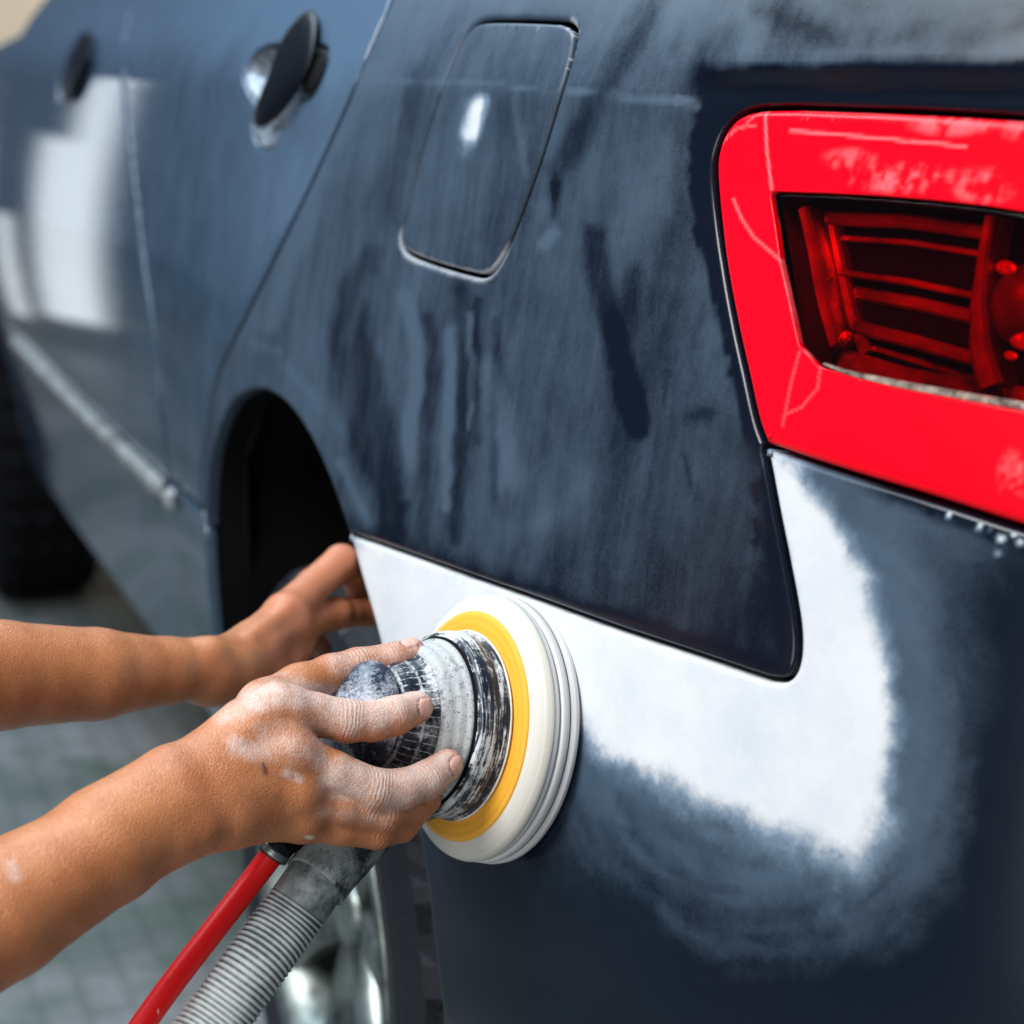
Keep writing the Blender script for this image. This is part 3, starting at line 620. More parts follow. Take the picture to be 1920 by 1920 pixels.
def wheel(cx, cy, cz, R=.283, Rr=.2, wd=.19, rim_mat='rim', tyre_mat='rubber'):
    root = bpy.data.objects.new('wheel', None); COL.objects.link(root); root.parent = car; root.matrix_parent_inverse = full(car).inverted(); root.location = (cx, cy, cz)
    root.location = (cx, cy, cz)
    o = (cx, cy, cz); ax = (0, 1, 0); h = wd/2
    prof = [(-h+.01, Rr), (-h-.004, Rr+.02), (-h, R-.04), (-h+.008, R-.012), (-h+.016, R-.003), (-h+.032, R), (-h+.045, R), (-h+.046, R-.009), (-h+.056, R-.009), (-h+.057, R+.001), (-.012, R+.001), (-.011, R-.009), (0, R-.009), (.001, R+.001),
            (h-.06, R+.001), (h-.059, R-.009), (h-.05, R-.009), (h-.049, R), (h-.03, R), (h-.016, R-.003), (h-.006, R-.014), (h+.002, R-.04), (h+.005, R-.055), (h, Rr+.014), (h-.008, Rr+.002), (h-.012, Rr-.002)]
    groove = {3, 4, 5, 6, 9, 10, 13, 14, 17, 18, 19}
    def tread(i, j, r_, a):
        if i in groove and (j+(3 if i > 8 else 0)) % 6 < 2: return r_-.011
        if i in (20,) and (j+2) % 5 == 0: return r_-.004
        return r_
    lathe('tyre', o, ax, prof, M[tyre_mat], root, 160, tread, smooth=False)
    lathe('rim', o, ax, [(h-.012, Rr+.003), (h-.001, Rr+.004), (h+.001, Rr-.002), (h-.006, Rr-.01), (h-.03, Rr-.02), (.0, Rr-.026), (-h+.02, Rr-.02), (-h+.01, Rr)], M[rim_mat], root, 96)
    lathe('brake_disc', o, ax, [(-.02, .0001), (-.02, .14), (.0, .14), (.0, .06), (.0, .0001)], M['dark_metal'], root, 64, smooth=False)
    lathe('hub_cap', o, ax, [(h-.06, .034), (h-.03, .032), (h-.024, .026), (h-.02, .0001)], M[rim_mat], root, 40)
    for k in range(7):
        a = 2*math.pi*k/7+.35; bm = bmesh.new(); V = []
        for r_, hw, y0, y1 in ((.03, .022, h-.07, h-.032), (.08, .017, h-.06, h-.02), (.14, .019, h-.05, h-.012), (Rr-.012, .028, h-.04, h-.006)):
            for sgn, yy in ((-1, y0), (-.75, y1), (.75, y1), (1, y0)):
                x_, z_ = r_*math.cos(a)-sgn*hw*math.sin(a), r_*math.sin(a)+sgn*hw*math.cos(a); V.append(bm.verts.new((cx+x_, cy+yy, cz+z_)))
        for i in range(3):
            for j in range(4): bm.faces.new((V[i*4+j], V[i*4+(j+1) % 4], V[i*4+4+(j+1) % 4], V[i*4+4+j]))
        bmesh.ops.recalc_face_normals(bm, faces=bm.faces); bm_obj('spoke', bm, M[rim_mat], root)
    return root
wheel(.512, -.122, .272, .302)
M['shaded_rim'] = plain('shaded_front_rim', (.006, .006, .007), .7, spec=.2)  # near-black rim colour that holds the deep shade at the front wheel
wheel(2.83, -.10, .272, .302, rim_mat='shaded_rim', tyre_mat='black')  # tyre and rim both near-black: deep shade put into their colour

# ------------------------------------------------------------------ the sander
P0 = on(*hit([(945, 1367)])[0])[0]; AX = np.array([-.174, .95, .254]); AX /= np.linalg.norm(AX)
def powder(name, dark, white, scale=(60, 60, 60), bias=0., rough=(.35, .75), aniso=None, grid=None, speck=0.):
    t = NT(name); c = t.n('ShaderNodeTexCoord').outputs['Object']
    mp = t.n('ShaderNodeMapping'); mp.inputs['Scale'].default_value = aniso or (1, 1, 1); t.l(c, mp.inputs['Vector']); v = mp.outputs[0]
    a = t.noise(scale[0], 5, .65, v, .6); b = t.noise(scale[1], 5, .7, c); e = t.noise(scale[2]*6, 3, .7, c)
    f = t.math('MULTIPLY_ADD', t.math('SUBTRACT', a, .5), 1.3, .5+bias); f = t.math('MULTIPLY_ADD', t.math('SUBTRACT', b, .5), .7, f); f = t.math('MULTIPLY_ADD', t.math('SUBTRACT', e, .5), .55, f)
    if speck: f = t.math('SUBTRACT', f, t.map(t.noise(700, 2, .6, c), .62, .7, 0, speck))
    if grid: f = t.math('ADD', f, grid(t, c))
    f = t.map(f, .36, .68); t.set('Base Color', t.mix(f, dark, white)); t.set('Roughness', t.math('MULTIPLY_ADD', f, rough[1]-rough[0], rough[0])); t.bump(f, .25, .0012); return t.m
NAVY, CHALK = (.009, .014, .027), (.60, .63, .655)
def ring_coords(t, c):
    """distance from the axis and angle, in the tool's own frame (object origin on the axis, z along it)"""
    s = t.n('ShaderNodeSeparateXYZ'); t.l(c, s.inputs[0]); ang = t.math('ARCTAN2', s.outputs[1], s.outputs[0]); return ang, s.outputs[2]
def streaky(t, c):
    ang, z = ring_coords(t, c); k = t.n('ShaderNodeCombineXYZ'); t.l(t.math('MULTIPLY', ang, 1.6), k.inputs[0]); t.l(t.math('MULTIPLY', z, 520.), k.inputs[1])
    n = t.n('ShaderNodeTexNoise', Scale=1.0, Detail=5, Roughness=.7, Distortion=.5); t.l(k.outputs[0], n.inputs['Vector']); return t.math('MULTIPLY', t.math('SUBTRACT', n.outputs['Fac'], .5), 1.9)
def knurl(t, c):
    ang, z = ring_coords(t, c); g1 = t.math('PINGPONG', t.math('MULTIPLY', ang, 7.0), .5); g2 = t.math('PINGPONG', t.math('MULTIPLY', z, 95.), .5)
    l = t.math('MAXIMUM', t.map(g1, .40, .47), t.map(g2, .38, .46)); return t.math('MULTIPLY', l, .16)
M['skirt'] = powder('powdered_rubber_skirt', NAVY, CHALK, (22, 60, 60), -.03, grid=streaky)
M['ring'] = powder('powdered_grey_ring', (.09, .10, .11), (.43, .45, .45), (16, 30, 60), .22, speck=.55)
M['grip'] = powder('powdered_black_grip', NAVY, CHALK, (30, 70, 80), -.06, grid=knurl)
M['cap'] = powder('powdered_cap', (.015, .022, .045), (.46, .50, .58), (26, 50, 120), .03, rough=(.25, .55))
M['dark_rubber'] = powder('dark_dusty_rubber', (.016, .021, .023), (.24, .28, .28), (22, 60, 110), -.02)
def pad_mat(name, c1, c2, freq):
    t = NT(name); c = t.n('ShaderNodeTexCoord').outputs['Object']; s = t.n('ShaderNodeSeparateXYZ'); t.l(c, s.inputs[0])
    r_ = t.math('SQRT', t.math('ADD', t.math('MULTIPLY', s.outputs[0], s.outputs[0]), t.math('MULTIPLY', s.outputs[1], s.outputs[1])))
    k = t.n('ShaderNodeCombineXYZ'); t.l(t.math('MULTIPLY', r_, freq), k.inputs[0]); t.l(t.math('MULTIPLY', s.outputs[2], freq), k.inputs[1])
    n = t.n('ShaderNodeTexNoise', Scale=1.0, Detail=4, Roughness=.6); t.l(k.outputs[0], n.inputs['Vector'])
    t.set('Base Color', t.ramp(n.outputs['Fac'], [(.36, c1), (.62, c2)])); t.set('Roughness', .7); return t.m
M['pad'] = pad_mat('white_foam_pad', (.55, .53, .46), (.64, .625, .575), 420)
M['pad_side'] = pad_mat('grey_pad_layers', (.50, .50, .51), (.70, .70, .69), 700)
M['plate'] = pad_mat('yellow_backing_plate', (.74, .34, .02), (.80, .40, .035), 300)
sander = thing('sander', 'powder-covered round air sander with a white pad and yellow backing plate against the bumper', 'sander', P0)
q_ax = Vector((0, 0, 1)).rotation_difference(Vector(AX)); sander.rotation_euler = q_ax.to_euler()
def turned(name, prof, mat, seg=128, fn=None):
    """turned on the tool's axis, in the tool's own frame"""
    V, Fc = [], []
    for i, (t_, r_) in enumerate(prof):
        for j in range(seg):
            a = 2*math.pi*j/seg; rr = r_ if fn is None else fn(i, a, r_); V.append((rr*math.cos(a), rr*math.sin(a), t_))
    for i in range(len(prof)-1):
        for j in range(seg): Fc.append((i*seg+j, i*seg+(j+1) % seg, (i+1)*seg+(j+1) % seg, (i+1)*seg+j))
    me = bpy.data.meshes.new(name); me.from_pydata(V, [], Fc); me.update(); o = link(name, me, mat, sander); return o
turned('sanding_pad', [(.0015, .03), (.001, .079), (.002, .0805), (.0055, .081), (.0065, .0795), (.0075, .0795)], M['pad_side'])
turned('pad_layer', [(.007, .07), (.0075, .0785), (.0085, .080), (.0125, .0805), (.0138, .0795), (.0142, .077), (.0150, .077), (.0154, .0795), (.0165, .0800), (.0185, .0795)], M['pad_side'])
turned('foam_ring', [(.0180, .076), (.0186, .0798), (.0200, .0803), (.0225, .0795), (.0252, .0770), (.0275, .0738), (.0288, .0705), (.0292, .0680), (.0288, .06)], M['pad'])
turned('backing_plate', [(.026, .069), (.0296, .0688), (.0305, .0678), (.0308, .064), (.0312, .058), (.031, .04)], M['plate'])
wob = lambda i, a, r_: r_*(1+.004*math.sin(3*a+i)+.003*math.sin(11*a+i*2))
turned('skirt', [(.0336, .05), (.0337, .0558), (.0346, .0566), (.0364, .0562), (.0372, .0553), (.0384, .0553), (.0420, .0556), (.0470, .0552), (.0505, .0546), (.0520, .0536), (.0528, .0515), (.0532, .0490)], M['skirt'], fn=wob)
turned('skirt_rim', [(.0318, .05), (.0320, .0555), (.0326, .0568), (.0334, .0570), (.0338, .0562)], plain('chalky_rim', (.72, .73, .73), .7, noise=.2, nscale=200))
turned('housing_ring', [(.0525, .046), (.0528, .0484), (.0536, .0496), (.0550, .0497), (.0562, .0489), (.0570, .0478), (.0585, .0472), (.0605, .0470), (.0618, .0462), (.0630, .0452), (.0650, .0447), (.0672, .0444), (.0690, .0432), (.0702, .0408), (.0705, .0385)], M['ring'])
turned('gasket', [(.0518, .049), (.0520, .0512), (.0530, .0513), (.0538, .0508), (.0541, .0490)], M['black'])
turned('grip', [(.0695, .0385), (.0702, .0394), (.0712, .0396), (.0718, .0388), (.0726, .0372), (.0760, .0362), (.0800, .0350), (.0808, .0343), (.0822, .0343), (.0830, .0344), (.0870, .0325), (.0900, .0306), (.0920, .0298), (.0945, .029)], M['grip'])
dome = [(.0925, .0295), (.0928, .0318), (.0936, .0328), (.0955, .0332)]+[(.0975+.0225*math.sin(a), .0332*math.cos(a)**.85) for a in np.linspace(.05, math.pi/2-.02, 12)]
turned('cap', dome, M['cap'])

# ------------------------------------------------------------------ tubes
def tube(name, path, rad, mat, parent=None, seg=24, fn=None, n=8, caps=True, step=None):
    C = spline(path, n) if n else np.array(path)
    if step: C = resample(C, step, False)
    m = len(C); R_ = rad if hasattr(rad, '__len__') else [rad]
    R_ = np.interp(np.linspace(0, 1, m), np.linspace(0, 1, len(R_)), R_); s_ = np.concatenate([[0], np.cumsum(np.linalg.norm(np.diff(C, axis=0), axis=1))])
    T = np.gradient(C, axis=0); T /= np.linalg.norm(T, axis=1, keepdims=True); u = np.cross(T[0], [0, 0, 1.]); u /= np.linalg.norm(u); V, Fc = [], []
    for i in range(m):
        u = u-T[i]*(u@T[i]); u /= np.linalg.norm(u); v = np.cross(T[i], u)
        for j in range(seg):
            a = 2*math.pi*j/seg; rr = R_[i] if fn is None else fn(s_[i], a, R_[i]); V.append(C[i]+rr*(u*math.cos(a)+v*math.sin(a)))
    for i in range(m-1):
        for j in range(seg): Fc.append((i*seg+j, i*seg+(j+1) % seg, (i+1)*seg+(j+1) % seg, (i+1)*seg+j))
    if caps: Fc += [tuple(range(seg-1, -1, -1)), tuple((m-1)*seg+j for j in range(seg))]
    return mesh(name, V, Fc, mat, parent)
tube('dust_outlet', [W(860, 1462, 1.172), W(785, 1497, 1.165), W(720, 1526, 1.15), W(662, 1570, 1.128)], [.017, .0145, .0145, .015], M['dark_rubber'], sander)
tube('air_inlet', [W(700, 1480, 1.13), W(600, 1545, 1.12), W(540, 1572, 1.11), W(520, 1590, 1.105)], [.010, .009, .009, .009], M['black'], sander)
def hose_mat():
    t = NT('grey_ribbed_hose'); a = t.noise(55, 5, .7); b = t.noise(9, 3, .6); at = t.attr('rib')
    f = t.math('MULTIPLY_ADD', t.math('SUBTRACT', a, .5), .7, t.math('MULTIPLY_ADD', b, .3, t.math('MULTIPLY', at, .55)))
    t.set('Base Color', t.ramp(f, [(.2, (.07, .09, .095)), (.42, (.36, .41, .41)), (.72, (.72, .75, .74))])); t.set('Roughness', .7); return t.m
HP = [W(662, 1570, 1.128), W(605, 1635, 1.11), W(540, 1725, 1.10), W(470, 1820, 1.085), W(385, 1940, 1.07), W(250, 2120, 1.04), W(60, 2330, 1.0)]
hose = thing('dust_hose', 'grey ribbed dust extraction hose hanging from under the sander', 'hose', HP[0])
def ribs_fn(s, a, r): return r*(1+(.036*math.sin(2*math.pi*s/.0033) if s > .052 else 0))
ho = tube('hose_tube', HP, [.0175, .0175, .0178, .018, .018, .018, .018], hose_mat(), hose, 28, ribs_fn, 10, True, .0007)
co = np.array([v.co for v in ho.data.vertices]); m_ = len(co)//28; C_ = co[:m_*28].reshape(m_, 28, 3).mean(1); rad = np.linalg.norm(co[:m_*28].reshape(m_, 28, 3)-C_[:, None], axis=2)
at = ho.data.attributes.new('rib', 'FLOAT', 'POINT'); rb = np.clip((rad/.0178-.96)/.08, 0, 1).ravel(); at.data.foreach_set('value', rb.astype(np.float32))
tube('hose_cuff', [W(692, 1538, 1.136), W(650, 1582, 1.124), W(590, 1655, 1.108)], [.0195, .0197, .0196, .019], M['dark_rubber'], hose, 32, lambda s, a, r: r*(1+.012*math.sin(a*2+s*160)), 10)
RPTH = [W(521, 1588, 1.105), W(470, 1655, 1.10), W(400, 1745, 1.085), W(330, 1835, 1.07), W(265, 1925, 1.055), W(130, 2120, 1.02), W(-60, 2400, .97)]
red = thing('air_hose', 'smooth bright red air hose beside the grey ribbed hose', 'hose', RPTH[0])
t = NT('red_hose'); fs = t.map(t.noise(90, 3, .7), .68, .74); fs = t.math('MULTIPLY', fs, t.map(t.noise(14, 2), .5, .6)); t.set('Base Color', t.mix(fs, (.92, .006, .006), (.9, .5, .45))); t.set('Roughness', .38)
tube('hose_tube', RPTH, .0068, t.m, red, 24)
tube('hose_connector', [W(535, 1568, 1.11), W(521, 1588, 1.105), W(508, 1606, 1.104)], [.0088, .0090, .0086], plain('black_connector', (.008, .009, .012), .35), red, 8, None, 4)
tube('hose_clip', [W(519, 1592, 1.104), W(510, 1604, 1.1035)], [.0093, .0093], M['rim'], red, 20, None, 3)

# ------------------------------------------------------------------ the person: two bare arms and hands, one skin
def cone_d(P, a, b, ra, rb):
    ab = b-a; t = np.clip(((P-a)@ab)/(ab@ab+1e-12), 0, 1); return np.linalg.norm(P-a-t[:, None]*ab, axis=1)-(ra+(rb-ra)*t)
def smin(a, b, k):
    h = np.clip(.5+.5*(b-a)/k, 0, 1); return b*(1-h)+a*h-k*h*(1-h)
def chain(P, pts, k):
    d = None
    for (a, ra), (b, rb) in zip(pts[:-1], pts[1:]):
        q = cone_d(P, a, b, ra, rb); d = q if d is None else smin(d, q, k)
    return d
def jw(l): return [(W(x, y, d), r/1000.) for x, y, d, r in l]
class Hand:
    """palm: chains blended softly; fingers: chains blended to the palm, not to each other; bumps: raised or sunk details"""
    def __init__(s, palm, fingers, bumps=(), nails=(), dents=(), k_palm=.013, k_join=.0065):
        s.palm = [jw(c) for c in palm]; s.fingers = [jw(c) for c in fingers]; s.bumps = [(jw(c), k) for c, k in bumps]; s.nails = nails; s.dents = [(jw(c), k) for c, k in dents]; s.kp, s.kj = k_palm, k_join
    def __call__(s, P):
        d = None
        for c in s.palm: q = chain(P, c, .004); d = q if d is None else smin(d, q, s.kp)
        f = None
        for c in s.fingers: q = chain(P, c, .0025); f = q if f is None else smin(f, q, .0016)
        d = smin(d, f, s.kj)
        for c, k in s.bumps: d = smin(d, chain(P, c, .002), k)
        for c, k in s.dents: d = -smin(-d, chain(P, c, .001), k)
        for c, ax, n in s.nails:                       # a nail plate let into the fingertip
            q = s.nail_d(P, c, ax, n); d = np.minimum(np.maximum(d, -(q-.0004)), np.maximum(q, d-.0002))
        return d
    @staticmethod
    def nail_d(P, c, ax, n):
        side = np.cross(n, ax); Q = P-c; u = np.stack([Q@ax/.0066, Q@side/.0052, Q@n/.0030], 1); r = np.linalg.norm(u, axis=1); return (r-1)*.003
    def points(s): return np.array([p for c in s.palm+s.fingers for p, r in c])
def surface_nets(fn, lo, hi, h, B=10):
    n = np.ceil((hi-lo)/h/B).astype(int)*B; D = np.full(tuple(n), 1., np.float32); nb = n//B
    I = np.stack(np.meshgrid(*[np.arange(k) for k in nb], indexing='ij'), -1).reshape(-1, 3); Cc = lo+(I*B+(B-1)/2)*h; dc = np.concatenate([fn(Cc[k:k+20000]) for k in range(0, len(Cc), 20000)])
    rad = h*B*.5*1.75*1.25
    sub = np.stack(np.meshgrid(*[np.arange(B)]*3, indexing='ij'), -1).reshape(-1, 3)
    for idx in I[dc < -rad]: D[idx[0]*B:idx[0]*B+B, idx[1]*B:idx[1]*B+B, idx[2]*B:idx[2]*B+B] = -1
    act = I[np.abs(dc) <= rad]
    for k in range(0, len(act), 60):
        a = act[k:k+60]; P = lo+(a[:, None, :]*B+sub[None])*h; v = fn(P.reshape(-1, 3)).reshape(len(a), B, B, B)
        for idx, q in zip(a, v): D[idx[0]*B:idx[0]*B+B, idx[1]*B:idx[1]*B+B, idx[2]*B:idx[2]*B+B] = q
    S = D < 0; cnt = np.zeros(tuple(np.array(S.shape)-1), np.int8)
    for i in (0, 1):
        for j in (0, 1):
            for l in (0, 1): cnt += S[i:S.shape[0]-1+i, j:S.shape[1]-1+j, l:S.shape[2]-1+l]
    cells = np.argwhere((cnt > 0) & (cnt < 8)); ids = np.full(cnt.shape, -1, np.int32); ids[tuple(cells.T)] = np.arange(len(cells))
    acc = np.zeros((len(cells), 3)); wt = np.zeros(len(cells)); cr = [(i, j, l) for i in (0, 1) for j in (0, 1) for l in (0, 1)]
    for c0 in cr:
        for ax in range(3):
            if c0[ax]: continue
            c1 = list(c0); c1[ax] = 1; a = D[tuple((cells+c0).T)]; b = D[tuple((cells+c1).T)]; x = (a < 0) != (b < 0)
            t = np.where(x, a/(a-b+1e-12), 0); p = np.array(c0, float)[None]+0*acc; p[:, ax] = t; acc[x] += p[x]; wt[x] += 1
    V = lo+(cells+acc/wt[:, None])*h; Q = []
    for ax in range(3):
        o1, o2 = [k for k in range(3) if k != ax]; A = S.take(range(S.shape[ax]-1), ax) != S.take(range(1, S.shape[ax]), ax)
        e = np.argwhere(A); e = e[(e[:, o1] > 0) & (e[:, o2] > 0)]; e = e[(e[:, o1] < cnt.shape[o1]) & (e[:, o2] < cnt.shape[o2])]
        q = []
        for da, db in ((0, 0), (1, 0), (1, 1), (0, 1)):
            c = e.copy(); c[:, o1] -= da; c[:, o2] -= db; q.append(ids[tuple(c.T)])
        q = np.stack(q, 1); fl = S[tuple(e.T)]; fl = fl if ax != 1 else ~fl; q[~fl] = q[~fl][:, ::-1]; Q.append(q[(q >= 0).all(1)])
    Q = np.vstack(Q)
    for _ in range(2):                                   # settle the points on the surface
        g = np.stack([(fn(V+np.eye(3)[k]*4e-4)-fn(V-np.eye(3)[k]*4e-4))/8e-4 for k in range(3)], 1); d = fn(V); V = V-g*(np.clip(d, -h, h)/np.maximum((g*g).sum(1), .25))[:, None]*.8
    return V, Q

e1 = W(-330, 1895, .965)
near = Hand(
    palm=[[(-330, 1895, .965, 40), (0, 1708, 1.0, 35), (200, 1592, 1.03, 29), (330, 1515, 1.05, 25.5)],
          [(200, 1570, 1.03, 26), (330, 1478, 1.055, 23), (420, 1430, 1.068, 20)], [(330, 1530, 1.05, 22), (430, 1525, 1.058, 18)],
          [(420, 1425, 1.07, 19), (470, 1370, 1.078, 18), (525, 1336, 1.088, 14.5)], [(420, 1460, 1.064, 19), (545, 1418, 1.078, 15.5)],
          [(425, 1490, 1.062, 18), (560, 1485, 1.078, 14.5)], [(430, 1522, 1.064, 15.5), (565, 1535, 1.085, 13)],
          [(430, 1440, 1.085, 17), (540, 1440, 1.115, 15)],
          [(440, 1405, 1.085, 17), (500, 1330, 1.108, 17), (560, 1290, 1.128, 13)]],
    fingers=[[(525, 1336, 1.088, 13.8), (590, 1340, 1.093, 12.0), (650, 1352, 1.098, 12.0), (700, 1352, 1.104, 11.2), (740, 1342, 1.109, 11.0), (782, 1326, 1.119, 9.2)],
             [(545, 1418, 1.079, 14), (625, 1450, 1.084, 12.2), (700, 1482, 1.092, 12.2), (755, 1480, 1.101, 11.3), (800, 1463, 1.110, 10.8), (838, 1434, 1.121, 9.2)],
             [(560, 1488, 1.079, 13), (640, 1512, 1.088, 11.2), (718, 1526, 1.100, 11.2), (765, 1525, 1.118, 9.8), (800, 1500, 1.138, 8.4)],
             [(568, 1536, 1.086, 11.5), (640, 1551, 1.094, 10.2), (705, 1558, 1.104, 10), (752, 1550, 1.120, 8.8), (785, 1520, 1.138, 7.6)],
             [(560, 1290, 1.128, 12.5), (620, 1265, 1.142, 11.8), (672, 1252, 1.152, 11.6), (735, 1238, 1.160, 10.2), (772, 1222, 1.166, 8.2)]],
    bumps=[([(516, 1328, 1.080, 9), (535, 1332, 1.082, 8)], .016), ([(545, 1414, 1.070, 8)]*2, .014), ([(566, 1490, 1.069, 7)]*2, .010), ([(572, 1538, 1.077, 7)]*2, .009),
           ([(440, 1440, 1.052, 2), (535, 1412, 1.064, 2.2)], .008), ([(440, 1480, 1.048, 2), (556, 1486, 1.066, 2.2)], .008),
           ([(440, 1395, 1.055, 2), (505, 1335, 1.073, 2)], .008), ([(350, 1570, 1.036, 5), (372, 1560, 1.038, 5)], .014), ([(450, 1530, 1.05, 1.8), (560, 1536, 1.073, 2)], .006)],
    dents=[],
    nails=[])
def nail(hand, f, n_px, back=.0035):
    c = hand.fingers[f]; (a, ra), (b, rb) = c[-2], c[-1]; ax = (b-a)/np.linalg.norm(b-a); n = np.array(n_px, float); n = n-ax*(n@ax); n /= np.linalg.norm(n)
    return (b+ax*.0005-ax*back*0+n*(rb-.0012), ax, n)
toward = -(FW)
near.nails = [nail(near, 0, .75*RT+.12*UP+.65*toward), nail(near, 1, .8*RT+.1*UP+.6*toward), nail(near, 4, .2*RT+.9*UP+.3*toward)]
far = Hand(
    palm=[[(-330, 1275, 1.13, 40), (0, 1266, 1.2, 33), (180, 1264, 1.235, 28.5), (310, 1258, 1.265, 21.5), (390, 1250, 1.285, 19)],
          [(385, 1262, 1.285, 19), (430, 1250, 1.30, 19), (480, 1215, 1.325, 19), (535, 1160, 1.355, 16)], [(390, 1260, 1.29, 18), (470, 1230, 1.335, 17), (545, 1185, 1.375, 15)],
          [(400, 1270, 1.29, 17), (450, 1268, 1.31, 17), (500, 1262, 1.33, 15), (530, 1245, 1.345, 12)]],
    fingers=[[(535, 1152, 1.355, 14.5), (588, 1098, 1.385, 12.2), (640, 1054, 1.405, 12.6), (662, 1076, 1.42, 10.2), (676, 1120, 1.44, 9)],
             [(548, 1180, 1.36, 14), (595, 1160, 1.385, 11.6), (632, 1150, 1.40, 11.8), (655, 1148, 1.41, 10.4), (690, 1147, 1.425, 10), (735, 1150, 1.44, 8.4)],
             [(540, 1195, 1.38, 13), (578, 1192, 1.41, 11), (596, 1215, 1.44, 9.5), (580, 1245, 1.445, 8.5)],
             [(525, 1218, 1.39, 12), (555, 1225, 1.42, 10), (566, 1248, 1.44, 8.5), (552, 1268, 1.44, 7.5)],
             [(500, 1262, 1.33, 13), (535, 1245, 1.345, 11), (560, 1215, 1.36, 9.5), (575, 1195, 1.37, 8)]],
    bumps=[([(540, 1142, 1.345, 8)]*2, .012), ([(556, 1172, 1.35, 8)]*2, .012), ([(470, 1195, 1.305, 3), (535, 1145, 1.338, 3)], .008), ([(470, 1215, 1.308, 3), (548, 1175, 1.345, 3)], .008), ([(398, 1218, 1.275, 5)]*2, .012)],
    k_palm=.009)
# the upper arms outside the frame
def add_upper(hand, elbow, shoulder, r0, r1): hand.palm.append([(elbow, r0), (shoulder, r1)])
el_n, el_f = near.palm[0][0][0], far.palm[0][0][0]
add_upper(near, el_n, el_n+np.array([-.02, .20, .20]), .042, .05); add_upper(far, el_f, el_f+np.array([.02, .22, .20]), .042, .05)
parts_ = []
for hd, h in ((near, .0013), (far, .002)):
    P = hd.points(); V, Q = surface_nets(hd, P.min(0)-.07, P.max(0)+.07, h); parts_.append((hd, V, Q))
V = np.vstack([p[1] for p in parts_]); Q = np.vstack([parts_[0][2], parts_[1][2]+len(parts_[0][1])])
px = PXY(V); isn = np.arange(len(V)) < len(parts_[0][1])
pw = np.zeros(len(V)); nl = np.zeros(len(V)); rd = np.zeros(len(V))
for line, wd, so, am in [([(640, 1330), (700, 1320), (790, 1300)], [40, 44, 30], 40, .62), ([(640, 1460), (740, 1470), (830, 1440)], [34, 44, 36], 36, .62), ([(470, 1310), (560, 1300), (640, 1315)], [22, 26, 18], 26, .60),
                         ([(500, 1380), (580, 1400), (600, 1345)], [30, 30, 24], 40, .40), ([(640, 1245), (720, 1230), (790, 1210)], [24, 26, 26], 20, .42), ([(600, 1430), (660, 1460), (690, 1500)], [14, 20, 20], 24, .50),
                         ([(420, 1340), (520, 1290)], [18, 24], 30, .45), ([(440, 1400), (490, 1410)], [16, 18], 24, .48), ([(600, 1520), (720, 1530)], [10, 14], 24, .36), ([(20, 1625), (30, 1640)], [12, 10], 20, .42), ([(535, 1450), (560, 1460)], [8, 8], 10, .5)]:
    pw = np.maximum(pw, np.where(isn, am*sst(so, -so*.5, seg_dist(px, line, wd)), 0))
cream = np.where(isn, sst(9, 3, np.hypot((px[:, 0]-580)/1.5-(px[:, 1]-1570)*.3, (px[:, 1]-1570)*1.6)), 0)*(V@FW < CAM@FW+1.12)
cut = np.where(isn, sst(4, 0, seg_dist(px, [(493, 1432), (497, 1443), (499, 1452)], [1, 3, 1]))+.5*sst(6, 1, np.hypot(px[:, 0]-548, px[:, 1]-1456))+.6*sst(3, 1, np.hypot(px[:, 0]-358, px[:, 1]-1443))+.5*sst(3.5, 1, np.hypot(px[:, 0]-242, px[:, 1]-1563)), 0)
for c, ax, n in near.nails:
    Qd = Hand.nail_d(V, c, ax, n); nl = np.maximum(nl, sst(.0009, .0002, Qd)*isn)
for hd, (s0, s1) in ((near, (0, len(parts_[0][1]))), (far, (len(parts_[0][1]), len(V)))):
    for c in hd.fingers:
        for p, r in c[2:]:
            rd[s0:s1] = np.maximum(rd[s0:s1], sst(.018, .004, np.linalg.norm(V[s0:s1]-p, axis=1)))
sp = np.zeros(len(V)); wp = np.zeros(len(V))                # where the knuckle creases run
for hd, (s0, s1) in ((near, (0, len(parts_[0][1]))), (far, (len(parts_[0][1]), len(V)))):
    for c in hd.fingers:
        for k in (2, len(c)-2):
            p = c[k][0]; ax = c[min(k+1, len(c)-1)][0]-c[k-1][0]; ax = ax/np.linalg.norm(ax); q = V[s0:s1]-p; al = q@ax; rr_ = np.linalg.norm(q-al[:, None]*ax, axis=1)
            g_ = np.exp(-(al/.0065)**2)*sst(.019, .013, rr_)*(1. if k == 2 else .6); m = g_ > wp[s0:s1]; wp[s0:s1] = np.where(m, g_, wp[s0:s1]); sp[s0:s1] = np.where(m, al, sp[s0:s1])
rd[len(parts_[0][1]):] = np.maximum(rd[len(parts_[0][1]):], .9*sst(440, 540, px[len(parts_[0][1]):, 0]))  # shade of the arch painted on the far hand as redder skin
t = NT('skin')
n1 = t.noise(35, 5, .6); n2 = t.noise(640, 4, .65)
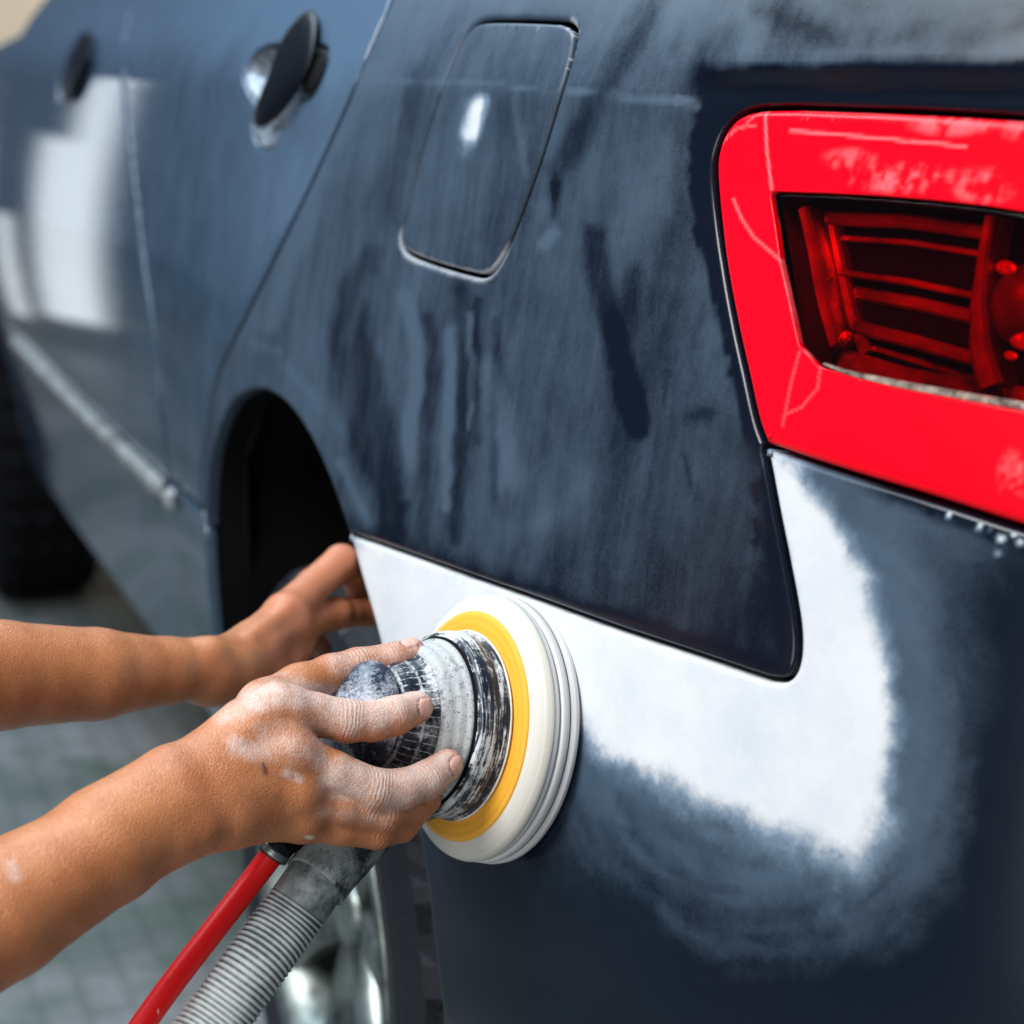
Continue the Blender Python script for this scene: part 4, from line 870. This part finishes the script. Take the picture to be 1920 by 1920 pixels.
c = t.ramp(n1, [(.3, (.41, .145, .056)), (.7, (.55, .222, .094))]); c = t.mix(t.math('MULTIPLY', t.map(n2, .45, .75), .35), c, (.33, .115, .045)); c = t.mix(t.math('MULTIPLY', t.attr('red'), .45), c, (.60, .20, .115))
pf = t.math('MULTIPLY_ADD', t.math('SUBTRACT', t.noise(110, 6, .7), .5), .9, t.attr('powder')); pf = t.math('MULTIPLY_ADD', t.math('SUBTRACT', t.noise(600, 3, .7), .5), .55, pf)
pf = t.math('MULTIPLY', t.map(pf, .06, .92), t.map(t.attr('powder'), .02, .2)); c = t.mix(t.math('MULTIPLY', pf, .85), c, (.72, .60, .55))
c = t.mix(t.math('MULTIPLY', t.attr('cut'), .8), c, (.16, .03, .04)); spk = t.math('MULTIPLY', t.map(t.noise(900, 2, .5), .68, .74), t.map(t.attr('powder'), .25, .5)); c = t.mix(spk, c, (.8, .74, .68)); c = t.mix(t.attr('nail'), c, (.72, .42, .35)); c = t.mix(t.attr('putty'), c, (.72, .62, .45)); t.set('Base Color', c)
t.set('Roughness', t.math('MULTIPLY_ADD', pf, .35, .30)); t.set('Subsurface Weight', .07); t.set('Subsurface Radius', (.008, .003, .0015)); t.set('Subsurface Scale', 1.0); t.set('Specular IOR Level', .45)
crs = t.math('MULTIPLY', t.math('SINE', t.math('MULTIPLY_ADD', t.attr('along'), 2600., t.math('MULTIPLY', t.noise(160, 2), 9.))), t.attr('crease'))
wr = t.n('ShaderNodeTexVoronoi', Scale=620., _feature='DISTANCE_TO_EDGE'); t.l(t.coord((1, 1, 1)), wr.inputs['Vector'])
hb = t.math('MULTIPLY_ADD', n2, .9, t.math('MULTIPLY', t.map(wr.outputs[0], 0, .22), .45))
hb = t.math('MULTIPLY_ADD', t.noise(150, 4, .6, t.coord((1, 1, .5))), .65, hb)
t.bump(t.math('MULTIPLY_ADD', crs, .42, hb), .62, .0006)
person = mesh('person', V, Q, t.m, None, True, {'powder': pw, 'nail': nl, 'red': rd, 'putty': cream, 'cut': cut, 'along': sp, 'crease': wp})
tag(person, 'person with bare tanned forearms, one hand gripping the sander, one in the wheel arch', 'person')
